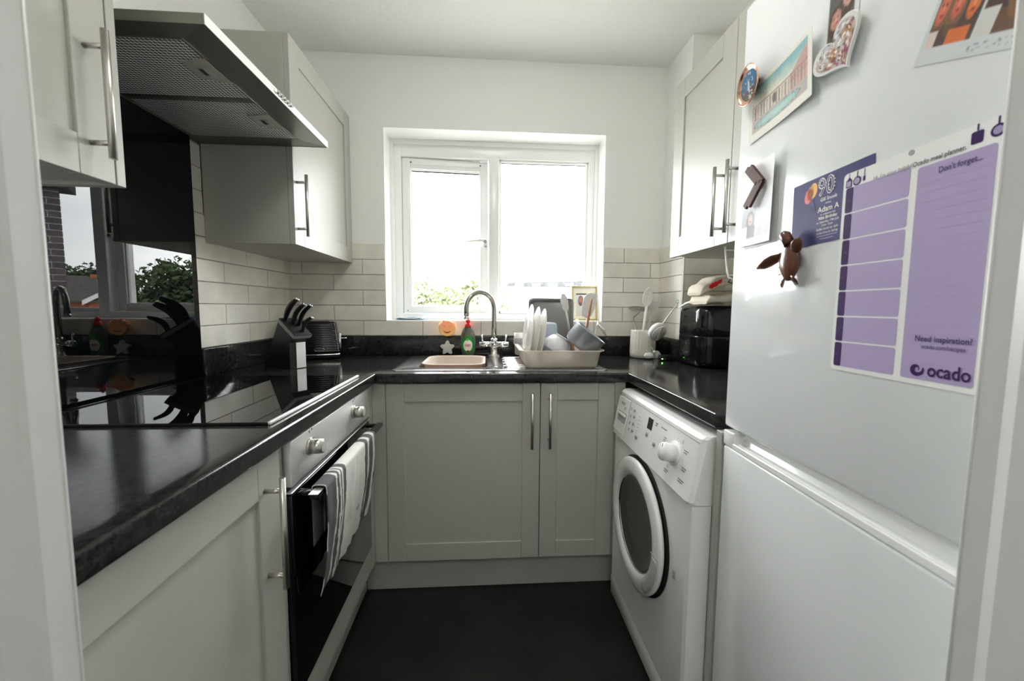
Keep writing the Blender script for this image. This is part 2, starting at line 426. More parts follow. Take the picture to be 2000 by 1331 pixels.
# ---- tiles
def tiles(parent, M, spans, mats=TILE, grout=None):
    """spans: list of (z0, z1, [x joints]) in local x, z up=y"""
    for z0, z1, js in spans:
        for a, b in zip(js[:-1], js[1:]):
            g = .0014
            m = MB(M @ Matrix.Rotation(random.uniform(-.0025, .0025), 4, 'X') if False else M)
            x0, x1, y0, y1 = a+g, b-g, z0+g, z1-g
            t = .0062+random.uniform(-.0005, .0005); bv = .0022
            def q(z, k): return [(x0+k, y0+k, z), (x1-k, y0+k, z), (x1-k, y1-k, z), (x0+k, y1-k, z)]
            d = [random.uniform(-.0004, .0004) for _ in range(4)]
            top = [(p[0], p[1], p[2]+d[i]) for i, p in enumerate(q(t, bv))]
            m.loft([q(0, 0), q(t-.0012, 0), q(t-.0003, bv*.4), top], False, True, 0, False)
            m.build('tile', random.choice(mats), parent)
PZ, P0 = .0785, 1.011
def jl(start, x0, x1, L=.303):
    k = math.floor((x0-start)/L)+1; out = [x0]
    while start+k*L < x1-.012:
        if start+k*L > x0+.012: out.append(start+k*L)
        k += 1
    return out+[x1]
rows = [(P0+i*PZ, P0+(i+1)*PZ) for i in range(9)]
Mb = frame((0, YB-.003, 0), (1, 0, 0), (0, 0, 1), (0, -1, 0))
sp = []
for i in range(6):
    st = -.634 if i % 2 == 0 else -.781
    z0, z1 = rows[i]
    if i == 0: sp.append((z0, z1, jl(st, -1.0, .937)))
    elif i == 1: pass
    else:
        sp.append((z0, z1, jl(st, -1.0, -.520))); sp.append((z0, z1, jl(st, .6225, .937)))
sp.append((rows[1][0], rows[1][1], jl(-.781, -1.0, -.520))); sp.append((rows[1][0], rows[1][1], jl(-.781, .6225, .937)))
B((-1.003, YB-.003, 1.0), (.938, YB, WZ0-.001)).build('grout', M_grout, wb)
B((-1.003, YB-.003, WZ0), (-.52, YB, 1.482)).build('grout', M_grout, wb); B((.6225, YB-.003, WZ0), (.938, YB, 1.482)).build('grout', M_grout, wb)
tiles(wb, Mb, [s for s in sp])
wl = bpy.data.objects['wall_left']
Ml = frame((XL+.003, 0, 0), (0, 1, 0), (0, 0, 1), (1, 0, 0))
B((XL, 1.4535, 1.0), (XL+.003, 2.117, 1.74)).build('grout', M_grout, wl)
sp = []
for i in range(9):
    st = 1.748 if i % 2 == 0 else 1.599
    if i < 6: sp.append((rows[i][0], rows[i][1], jl(st, 1.4535, 2.112)))
    else: sp.append((rows[i][0], rows[i][1], [1.4535, 1.503]))
tiles(wl, Ml, sp)
Mc = frame((.937, 0, 0), (0, 1, 0), (0, 0, 1), (-1, 0, 0))
B((.937, 1.862, 1.0), (.94, 2.117, 1.482)).build('grout', M_grout, wcorner)
tiles(wcorner, Mc, [(z0, z1, jl(1.95 if i % 2 else 1.80, 1.862, 2.112)) for i, (z0, z1) in enumerate(rows[:6])])
Mf = frame((0, 1.861, 0), (1, 0, 0), (0, 0, 1), (0, -1, 0))
B((.94, 1.861, 1.0), (1.148, 1.864, 1.482)).build('grout', M_grout, wcorner)
tiles(wcorner, Mf, [(z0, z1, jl(1.034 if i % 2 else 1.185, .941, 1.148)) for i, (z0, z1) in enumerate(rows[:6])])
wr = bpy.data.objects['wall_right']
Mr = frame((XR-.003, 0, 0), (0, -1, 0), (0, 0, 1), (-1, 0, 0))
B((XR-.003, .93, 1.0), (XR, 1.858, 1.482)).build('grout', M_grout, wr)
tiles(wr, Mr, [(z0, z1, jl(-1.70 if i % 2 else -1.55, -1.856, -.932)) for i, (z0, z1) in enumerate(rows[:6])])
MB().cyl((.936, 1.859, 1.011), (.936, 1.859, 1.482), .0042, n=10).build('tile_trim', M_upvc, wcorner)
B((-.5225, YB-.0095, WZ0-.002), (-.5165, YB-.0005, 1.484), .002).build('tile_trim', M_upvc, wb)
B((.6195, YB-.0095, WZ0-.002), (.6255, YB-.0005, 1.484), .002).build('tile_trim', M_upvc, wb)

# ---- window
def window():
    e = thing('window_1', (.05, 2.262, WZ0), 'white plastic double window, left casement ajar, over the sink', 'window', kind='structure')
    y0, y1 = 2.262, 2.332
    xa, xb, za, zb = WX0, WX1, WZ0, WZ1
    fl, ft, fb, fr_ = .057, .088, .034, .072
    M1, M2 = .013, .070
    f = MB()
    f.box((xa, y0, za), (xa+fl, y1, zb), .002); f.box((xb-fr_+.02, y0, za), (xb, y1, zb), .002)
    f.box((xa+fl-.001, y0+.0006, zb-ft), (xb-fr_+.021, y1, zb), .002); f.box((xa+fl-.001, y0+.0006, za), (xb-fr_+.021, y1, za+fb), .002)
    fr = f.build('window_frame', M_upvc, e)
    g = MB()   # stepped inner lip of the head and sides
    g.box((xa+.02, y0-.0114, zb-.026), (xb-.02, y0+.004, zb-.001), .002); g.box((xa, y0-.012, za+.002), (xa+.0205, y0+.004, zb-.001), .002); g.box((xb-.0205, y0-.012, za+.002), (xb, y0+.004, zb-.001), .002)
    g.build('frame_trim', M_upvc, e)
    B((M1, y0-.002, za+.02), (M2, y1, zb-ft+.004), .005).build('mullion', M_upvc, e)
    # fixed light
    gx0, gx1, gz0, gz1 = M2, xb-fr_+.02, za+fb, zb-ft
    b = MB(); w = .013
    for a, c in (((gx0, gz0), (gx0+w, gz1)), ((gx1-w, gz0), (gx1, gz1)), ((gx0, gz0), (gx1, gz0+w*1.6)), ((gx0, gz1-w), (gx1, gz1))):
        b.box((a[0], y0+.012, a[1]), (c[0], y0+.04, c[1]), .004)
    b.build('glazing_bead', M_upvc, e)
    B((gx0+.005, y0+.026, gz0+.005), (gx1-.005, y0+.030, gz1-.005)).build('glass_pane', M_glass, e)
    MB().box((gx0+.004, y0+.022, gz0+.003), (gx1-.004, y0+.0255, gz0+.016)).box((gx0+.004, y0+.022, gz1-.016), (gx1-.004, y0+.0255, gz1-.003)).build('gasket', M_rub, e)
    # opening casement, hinged on its left edge, swung a little outwards
    sx0, sx1, sz0, sz1 = xa+fl+.002, M1-.002, za+fb+.002, zb-ft-.002
    T = Matrix.Translation((sx0, y0+.010, 0)) @ Matrix.Rotation(R(4.2), 4, 'Z') @ Matrix.Translation((-sx0, -(y0+.010), 0))
    c = MB(T); sw = .046; ys0, ys1 = y0+.010, y0+.070
    c.box((sx0, ys0, sz0), (sx0+sw, ys1, sz1), .005); c.box((sx1-sw, ys0, sz0), (sx1, ys1, sz1), .005)
    c.box((sx0+sw-.001, ys0+.0006, sz0), (sx1-sw+.001, ys1, sz0+.040), .003); c.box((sx0+sw-.001, ys0+.0006, sz1-.056), (sx1-sw+.001, ys1, sz1), .003)
    sash = c.build('casement', M_upvc, e)
    MB(T).box((sx0+sw-.006, ys0+.010, sz0+.034), (sx0+sw+.006, ys0+.03, sz1-.05), .004).box((sx1-sw-.006, ys0+.010, sz0+.034), (sx1-sw+.006, ys0+.03, sz1-.05), .004)\
        .box((sx0+sw-.006, ys0+.010, sz0+.034), (sx1-sw+.006, ys0+.03, sz0+.046), .004).box((sx0+sw-.006, ys0+.010, sz1-.062), (sx1-sw+.006, ys0+.03, sz1-.05), .004).build('glazing_bead', M_upvc, sash)
    MB(T).box((sx0+sw-.002, ys0+.024, sz0+.036), (sx1-sw+.002, ys0+.028, sz1-.052)).build('glass_pane', M_glass, sash)
    MB(T).box((sx0+sw+.002, ys0+.0185, sz1-.067), (sx1-sw-.002, ys0+.0235, sz1-.060)).build('gasket', M_rub, sash)
    v = MB(T); v.box((sx0+.055, ys0-.009, sz1-.034), (sx1-.050, ys0+.002, sz1-.012), .003)
    v.box((sx0+.10, ys0-.012, sz1-.026), (sx0+.16, ys0-.008, sz1-.018), .001)
    tv = v.build('trickle_vent', M_upvc, sash)
    q = MB(T)
    for xx in (sx0+.048, sx1-.044): q.cyl((xx, ys0-.0025, sz1-.023), (xx, ys0+.003, sz1-.023), .0035, n=12)
    q.build('screw', M_rub, sash)
    q = MB(T); q.cyl((sx0+.022, ys0-.001, sz0+.014), (sx0+.022, ys0+.002, sz0+.014), .003, n=10); q.build('screw', M_rub, sash)
    h = MB(T); hz = 1.531; hx = sx1-.020
    h.box((hx-.014, ys0-.012, hz-.034), (hx+.014, ys0+.001, hz+.022), .006)
    h.tube([(hx, ys0-.014, hz), (hx, ys0-.034, hz), (hx-.012, ys0-.040, hz+.002), (hx-.05, ys0-.040, hz+.001), (hx-.10, ys0-.038, hz-.004)], [.011, .010, .009, .007, .0045], 12)
    hd = h.build('handle', M_upvc, sash)
    MB(T).cyl((hx, ys0-.046, hz-.004), (hx, ys0-.040, hz-.004), .0095, n=20).cyl((hx+.006, ys0-.0145, hz-.026), (hx+.006, ys0-.010, hz-.026), .005, n=16).build('lock', M_gunm, sash)
    # sill board and reveal skin
    MB().box((xa, YB-.004, za-.004), (xb, y0+.01, za+.001), .001).build('sill', M_upvc, e)
    m = MB(); m.box((xa, YB-.0005, za), (xa+.0012, y0, zb)); m.box((xb-.0012, YB-.0005, za), (xb, y0, zb)); m.box((xa, YB-.0005, zb-.0012), (xb, y0, zb))
    m.build('reveal_lining', M_upvc, e)
window()

# ================================================================ CABINETS
def bar_handle(parent, M, L, r=.006, stand=.034, inset=.027, name='handle'):
    """local: z along the bar from 0..L, x outward from door"""
    m = MB(M)
    m.cyl((stand, 0, 0), (stand, 0, L), r, n=20)
    for z in (inset, L-inset):
        m.cyl((0, 0, z), (stand, 0, z), r*.8, n=14)
    return m.build(name, M_steel, parent)
def shaker_door(parent, M, w, h, t=.020, fw=.078, rec=.006, name='door'):
    """local: x width, y up, z outward; face at z=0, back at -t"""
    g = .0006
    p = B((fw-.004, fw-.004, -t+.003), (w-fw+.004, h-fw+.004, -rec), M=M).build(name, M_cab, parent)
    bv = .0012
    MB(M).box((0, 0, -t), (fw-g, h, 0), bv, seg=1).build('stile', M_cab, p)
    MB(M).box((w-fw+g, 0, -t), (w, h, 0), bv, seg=1).build('stile', M_cab, p)
    MB(M).box((fw, 0, -t), (w-fw, fw, 0), bv*.6, seg=1).build('rail', M_cab, p)
    MB(M).box((fw, h-fw, -t), (w-fw, h, 0), bv*.6, seg=1).build('rail', M_cab, p)
    return p
def Mx(x, y0, z0, sgn):   # door plane x=const; sgn=+1 faces +x (width runs +y), -1 faces -x (width runs -y from y0)
    if sgn > 0: return frame((x, y0, z0), (0, 1, 0), (0, 0, 1), (1, 0, 0))
    return frame((x, y0, z0), (0, -1, 0), (0, 0, 1), (-1, 0, 0))

# near left wall cupboard
def cup_near():
    e = thing('wall_cupboard', (-.84, .58, 1.384), 'greige wall cupboard nearest the doorway, left of the cooker hood', 'cupboard')
    MB().box((XL+.001, .36, 1.390), (-.705, .806, 2.104)).build('carcass', M_cab, e)
    d = shaker_door(e, Mx(-.684, .36, 1.384, 1), .445, .72, fw=.066)
    bar_handle(d, frame((-.684, .763, 1.416), (1, 0, 0), (0, 1, 0)), .214)
    MB().box((XL+.001, .8075, 1.384), (-.684, .826, 2.104), .001, seg=1).build('end_panel', M_cab, e)
    MB().cyl((-.80, .60, 1.3885), (-.80, .60, 1.3905), .012, n=16).build('hinge_cap', M_grey, e)
cup_near()
def cup_far():
    e = thing('wall_cupboard', (-.84, 1.81, 1.384), 'greige wall cupboard right of the cooker hood, by the window', 'cupboard')
    MB().box((XL+.010, 1.5035, 1.3845), (-.705, 2.110, 2.104), .001, seg=1).build('carcass', M_cab, e)
    d = shaker_door(e, Mx(-.684, 1.503, 1.384, 1), .615, .72, fw=.074)
    bar_handle(d, frame((-.684, 1.528, 1.416), (1, 0, 0), (0, 1, 0)), .219)
    for p in ((-.95, 1.535), (-.73, 1.535)):
        MB().cyl((*p, 1.3885), (*p, 1.3902), .006, n=14).build('hole_cap', M_grey, e)
cup_far()
def cup_right():
    e = thing('wall_cupboard', (.98, 1.34, 1.385), 'greige double door wall cupboard on the right wall behind the fridge', 'cupboard')
    MB().box((.831, .94, 1.391), (1.148, 1.738, 2.104), .001, seg=1).build('carcass', M_cab, e)
    d = shaker_door(e, Mx(.81, 1.7385, 1.385, -1), .422, .72, fw=.079)
    bar_handle(d, frame((.81, 1.353, 1.412), (-1, 0, 0), (0, -1, 0)), .232)
    d = shaker_door(e, Mx(.81, 1.3135, 1.385, -1), .374, .72, fw=.079)
    bar_handle(d, frame((.81, 1.281, 1.412), (-1, 0, 0), (0, -1, 0)), .232)
cup_right()
# base units
def base_left():
    e = thing('base_cabinet', (-.7, .6, .0), 'greige base cabinet at bottom left under the worktop, beside the oven', 'cabinet')
    B((-.998, .345, .15), (-.458, .846, .870)).build('carcass', M_cabin, e)
    d = shaker_door(e, Mx(-.436, .346, .15, 1), .502, .718, fw=.080)
    bar_handle(d, frame((-.436, .789, .594), (1, 0, 0), (0, 1, 0)), .230)
    MB().box((-.998, .8495, .15), (-.450, .886, .870)).build('filler_strip', M_cab, e)
base_left()
def base_corner():
    e = thing('corner_post', (-.43, 1.52, 0), 'greige corner filler post between the oven and the sink cabinet', 'filler panel')
    MB().box((-.470, 1.4875, .15), (-.436, 1.551, .869), .001, seg=1).build('side_post', M_cab, e)
    MB().box((-.4355, 1.533, .15), (-.3865, 1.551, .869), .001, seg=1).build('front_post', M_cab, e)
base_corner()
YD = 1.533
def base_sink():
    e = thing('base_cabinet', (-.085, 1.8, 0), 'wide greige base cabinet under the sink, left of the two on the back wall', 'cabinet')
    MB().box((-.430, YD+.021, .15), (.2135, 2.09, .715)).box((-.430, YD+.021, .15), (-.405, 2.09, .870)).box((.19, YD+.021, .15), (.2135, 2.09, .870)).build('carcass', M_cabin, e)
    d = shaker_door(e, frame((-.3845, YD, .15), (1, 0, 0), (0, 0, 1), (0, -1, 0)), .597, .717, fw=.070)
    bar_handle(d, frame((.179, YD, .614), (0, -1, 0), (1, 0, 0)), .219)
    e = thing('base_cabinet', (.365, 1.8, 0), 'narrow greige base cabinet between the sink cabinet and the washing machine', 'cabinet')
    MB().box((.2145, YD+.021, .15), (.553, 2.09, .870)).build('carcass', M_cabin, e)
    d = shaker_door(e, frame((.2155, YD, .15), (1, 0, 0), (0, 0, 1), (0, -1, 0)), .297, .717, fw=.067)
    bar_handle(d, frame((.249, YD, .614), (0, -1, 0), (1, 0, 0)), .219)
    MB().box((.514, YD+.001, .15), (.555, YD+.0205, .869)).build('filler_strip', M_cab, e)
base_sink()
tag(MB().box((-.486, YD+.050, 0), (.60, YD+.066, .148), .001, seg=1).build('plinth', M_cab), 'greige plinth board along the floor under the sink cabinets', 'plinth')
tag(MB().box((-.502, .345, 0), (-.487, YD+.049, .148), .001, seg=1).build('plinth', M_cab), 'greige plinth board along the floor under the oven side', 'plinth')
tag(MB().box((.557, .887, 0), (1.148, .908, .8715), .001, seg=1).build('end_panel', M_cab), 'upright greige end panel between washing machine and fridge', 'panel')

# ================================================================ WORKTOP
def worktop():
    xs = [XL+.002, -.416, -.30, .012, .557, XR-.002]
    xs = [XL+.002, -.45, -.416, -.292, .012, .557, .938, XR-.002]
    ys = [.345, .918, 1.5127, 1.64, 2.025, 1.863, 2.117]
    xs = sorted(xs); ys = sorted(ys)
    bm = bmesh.new(); V = {}
    def gv(i, j):
        if (i, j) not in V: V[(i, j)] = bm.verts.new((xs[i], ys[j], .91))
        return V[(i, j)]
    for i in range(len(xs)-1):
        for j in range(len(ys)-1):
            cx, cyy = (xs[i]+xs[i+1])/2, (ys[j]+ys[j+1])/2
            ok = cx < -.416 or cyy > 1.5127 or (cx > .557 and cyy > .918)
            if -.292 < cx < .012 and 1.64 < cyy < 2.025: ok = False
            if cx > .938 and cyy > 1.863: ok = False
            if ok: bm.faces.new((gv(i, j), gv(i+1, j), gv(i+1, j+1), gv(i, j+1)))
    r = bmesh.ops.extrude_face_region(bm, geom=bm.faces[:])
    for g in r['geom']:
        if isinstance(g, bmesh.types.BMVert): g.co.z -= .038
    bmesh.ops.recalc_face_normals(bm, faces=bm.faces)
    def front(e):
        a, b = e.verts[0].co, e.verts[1].co
        if abs(a.z-b.z) > 1e-4: return False
        c = (a+b)/2
        near = lambda p, q: abs(p-q) < 1e-4
        f = (near(a.x, -.416) and near(b.x, -.416) and c.y < 1.5127) or (near(a.y, 1.5127) and near(b.y, 1.5127) and -.416 < c.x < .557) \
            or (near(a.x, .557) and near(b.x, .557) and c.y < 1.5127) or (near(a.y, .918) and near(b.y, .918) and c.x > .557)
        return f
    ed = [e for e in bm.edges if front(e) and any(len(f.verts) == 4 and abs(f.normal.z) < .5 for f in e.link_faces)]
    bmesh.ops.bevel(bm, geom=ed, offset=.006, segments=4, profile=.5, affect='EDGES')
    me = bpy.data.meshes.new('worktop'); bm.to_mesh(me); bm.free()
    me.materials.append(M_top)
    for p in me.polygons: p.use_smooth = True
    o = bpy.data.objects.new('worktop', me); COL.objects.link(o); ROOT['worktop'] = Vector((0, 0, 0))
    autosmooth(o, 40)
    tag(o, 'glossy black speckled U-shaped worktop around three sides of the kitchen', 'worktop')
    MB().box((XL+.002, 1.4535, .9105), (XL+.019, 2.1, 1.010), .003).build('upstand', M_top, o)
    MB().box((XL+.0195, 2.101, .9105), (.9215, 2.1165, 1.010), .003).build('upstand', M_top, o)
    MB().box((.922, 1.85, .9105), (.9365, 2.1, 1.010), .003).build('upstand', M_top, o)
    MB().box((.937, 1.846, .9105), (1.147, 1.8605, 1.010), .003).build('upstand', M_top, o)
    MB().box((1.134, .93, .9105), (1.1465, 1.8455, 1.010), .003).build('upstand', M_top, o)
worktop()

# ================================================================ COOKING SIDE
tag(MB().box((XL+.001, .852, .9115), (XL+.012, 1.452, 1.735), .0008, seg=1).build('splashback', M_splash), 'black mirror-gloss glass splashback panel behind the hob', 'splashback')
def hob():
    e = thing('hob', (-.70, 1.155, .91), 'flat black glass induction hob with a metal front trim, set in the worktop', 'hob')
    MB().box((-.955, .857, .9105), (-.462, 1.447, .9165), .001, seg=1).build('glass', M_hob, e)
    MB().box((-.4615, .857, .9105), (-.4555, 1.447, .9175), .0015).build('front_trim', M_steel2, e)
hob()
def oven():
    e = thing('oven', (-.68, 1.187, .15), 'built-in oven with steel control panel and black glass door', 'oven')
    y0, y1 = .890, 1.484
    B((-.96, y0+.01, .17), (-.462, y1-.01, .868)).build('body', M_blkm, e)
    MB().box((-.461, y0, .757), (-.432, y1, .862), .0015).build('control_panel', M_steel2, e)
    for y in (.983, 1.306):
        k = MB(); c = Vector((-.432, y, .819))
        k.cyl(c, c+Vector((.006, 0, 0)), .0215, n=32); k.cyl(c+Vector((.006, 0, 0)), c+Vector((.032, 0, 0)), .0185, .0175, n=32)
        k.cyl(c+Vector((.032, 0, 0)), c+Vector((.0345, 0, 0)), .0175, .0155, n=32)
        kn = k.build('knob', M_steel, e)
        MB().cyl(c+Vector((.0346, 0, 0)), c+Vector((.0352, 0, 0)), .0135, n=32).build('knob_face', M_steel2, kn)
        MB().box((-.4318, y+.012, .857), (-.4312, y+.016, .861)).box((-.4318, y-.0012, .853), (-.4312, y+.0012, .8585)).build('printed_mark', M_dark, e)
    MB().box((-.458, y0, .744), (-.445, y1, .755)).build('vent_gap', M_gap, e)
    MB().box((-.447, y0, .741), (-.434, y1, .7445), .0008, seg=1).build('trim_strip', M_steel2, e)
    MB().box((-.461, y0, .248), (-.434, y1, .738), .0025).build('oven_door', M_hob, e)
    h = MB()
    h.box((-.400, y0+.005, .724), (-.378, y1-.02, .738), .003)
    h.build('door_handle', M_blk, e)
    for y in (y0+.02, y1-.05): MB().box((-.4335, y, .726), (-.401, y+.022, .7365), .002).build('handle_bracket', M_blk, e)
    MB().box((-.400, y0+.003, .7383), (-.378, y0+.055, .7388)).build('handle_cap', M_steel2, e)
    MB().box((-.461, y0, .150), (-.438, y1, .245), .001, seg=1).build('lower_panel', M_cab, e)
oven()
def towel():
    W, y0 = .405, .925
    nx, nl = 120, 70
    # profile: behind the bar (back drop), over the top, front drop
    prof = []
    back = .14; front = .272
    top = .7395
    pts = []
    for i in range(16): pts.append((-.4045, top-.004-back*(1-i/15)))
    for i in range(1, 8):
        t = math.pi*i/8; pts.append((-.389-.0155*math.cos(t), top+.004*math.sin(t)+.0015))
    for i in range(48):
        t = i/47; pts.append((-.3735-.034*t*t, top-.003-front*t))
    n = len(pts)
    grey = srgb(96, 97, 98); white = srgb(226, 225, 220)
    def stripe(u):
        for a, b in ((0, .15), (.172, .205), (.225, .24), (.265, .32), (.73, .80), (.85, .93), (.98, 1.0)):
            if a <= u < b: return grey
        return white
    vs = []; cs = []
    for j, (x, z) in enumerate(pts):
        t = max(0, (j-22)/48)
        for i in range(nx+1):
            u = i/nx
            f = .0028*t**.6*(math.sin(u*26+1.5)+.5*math.sin(u*57+2*t))+.003*t*noise.noise(Vector((u*12, t*7, 3)))
            crease = .0025*noise.noise(Vector((u*18, j*.08, 9)))*min(1, t*3)
            pinch = (1-.06*t*(1 if u < .5 else .4))
            yy = y0+W*(.5+(u-.5)*pinch)+.006*math.sin(t*3+u*9)*t
            zz = z-(.006*math.sin(u*5+.6)*t)
            if j < 16: xo = 0
            else: xo = max(f, -.004)+crease+.004*t
            vs.append((x+xo, yy, zz))
            s = stripe(u+.006*math.sin(j*.25+u*9)); cs.append(s)
    fs = [(j*(nx+1)+i, j*(nx+1)+i+1, (j+1)*(nx+1)+i+1, (j+1)*(nx+1)+i) for j in range(n-1) for i in range(nx)]
    m = MB(); m.add(vs, fs, 0, True, None, cs)
    o = m.build('tea_towel', M_towel)
    md = o.modifiers.new('thick', 'SOLIDIFY'); md.thickness = .0018; md.offset = 1
    tag(o, 'grey and white striped tea towel hanging over the oven door handle', 'towel')
    Mt = frame((-.3725, 1.130, .575), (0, 1, 0), (0, 0, 1), (1, 0, 0))
    MB(Mt).box((0, 0, 0), (.026, .010, .0009), .0003, seg=1).build('care_tag', M_grey, o)
towel()

def hood():
    e = thing('cooker_hood', (-.78, 1.19, 1.722), 'stainless steel angled cooker hood with two grease filters over the hob', 'cooker hood')
    y0, y1, xf, xb = .882, 1.502, -.562, XL+.002
    zl, zt = 1.722, 1.742
    zb2 = 1.80
    m = MB()
    m.box((xb, y0, zl), (xf-.0008, y0+.0012, zt)); m.box((xb, y1-.0012, zl), (xf-.0008, y1, zt)); m.box((xb, y0, zt), (xf-.0008, y1, zt+.0012), .0004, seg=1)
    m.build('canopy', M_hood, e)
    MB().box((xf-.001, y0, zl), (xf+.0015, y1, zt+.001), .0006, seg=1).build('front_strip', M_steel2, e)
    # underside, sloping up from the lip to the filters
    fx0, fx1, fy0, fy1, fz = -.985, -.652, .948, 1.454, 1.7315
    u = MB()
    o = [(xf-.002, y0+.001, zl+.001), (xf-.002, y1-.001, zl+.001), (xb, y1-.001, zl+.001), (xb, y0+.001, zl+.001)]
    i_ = [(fx1, fy0, fz), (fx1, fy1, fz), (fx0, fy1, fz), (fx0, fy0, fz)]
    u.add(o+i_, [(0, 1, 5, 4), (1, 2, 6, 5), (2, 3, 7, 6), (3, 0, 4, 7)], 0)
    u.build('underside', M_hood, e)
    for a, b in ((fy0, 1.192), (1.214, fy1)):
        f = MB(); f.box((fx0, a, fz-.0005), (fx1, b, fz+.004)); fo = f.build('grease_filter', M_filter, e)
    MB().box((fx0, 1.192, fz-.0015), (fx1, 1.214, fz+.004)).build('centre_bar', M_hood, e)
    rim = MB(); rim.box((fx1-.001, fy0-.003, fz-.002), (fx1+.004, fy1+.003, fz+.003)); rim.box((fx0, fy0-.004, fz-.002), (fx1, fy0, fz+.003)); rim.box((fx0, fy1, fz-.002), (fx1+.05, fy1+.004, fz+.003)); rim.build('filter_rim', M_hood, e)
    for yc in (1.063, 1.328):
        l = MB(); l.prism([(-.050, -.0), (-.018, -.046), (.022, -.046), (.022, .046), (-.018, .046)][0:0] or [(-.052, -.034), (.012, -.052), (.012, .052), (-.052, .034)], -.0035, .001, M=Matrix.Translation((-.660, yc, fz)))
        lm = l.build('lamp', mat('hood_lamp_housing', (.42, .415, .37), .4) if 'hood_lamp_housing' not in MATS else MATS['hood_lamp_housing'], e)
        B((-.693, yc-.016, fz-.0045), (-.668, yc+.020, fz-.0036), .0004).build('lens', M_grey, lm)
        B((-.689, yc-.012, fz-.0052), (-.680, yc+.014, fz-.0046)).build('slot', M_gap, lm)
    for k in range(5):
        y = 1.155+k*.0175
        MB().cyl((xf+.0015, y, 1.732), (xf+.0095, y, 1.732), .0055, n=16).build('button', M_chrome, e)
    B((XL+.002, .93, zt+.0015), (-.925, 1.085, ZC-.001), .001).build('duct_cover', M_hood, e)
hood()

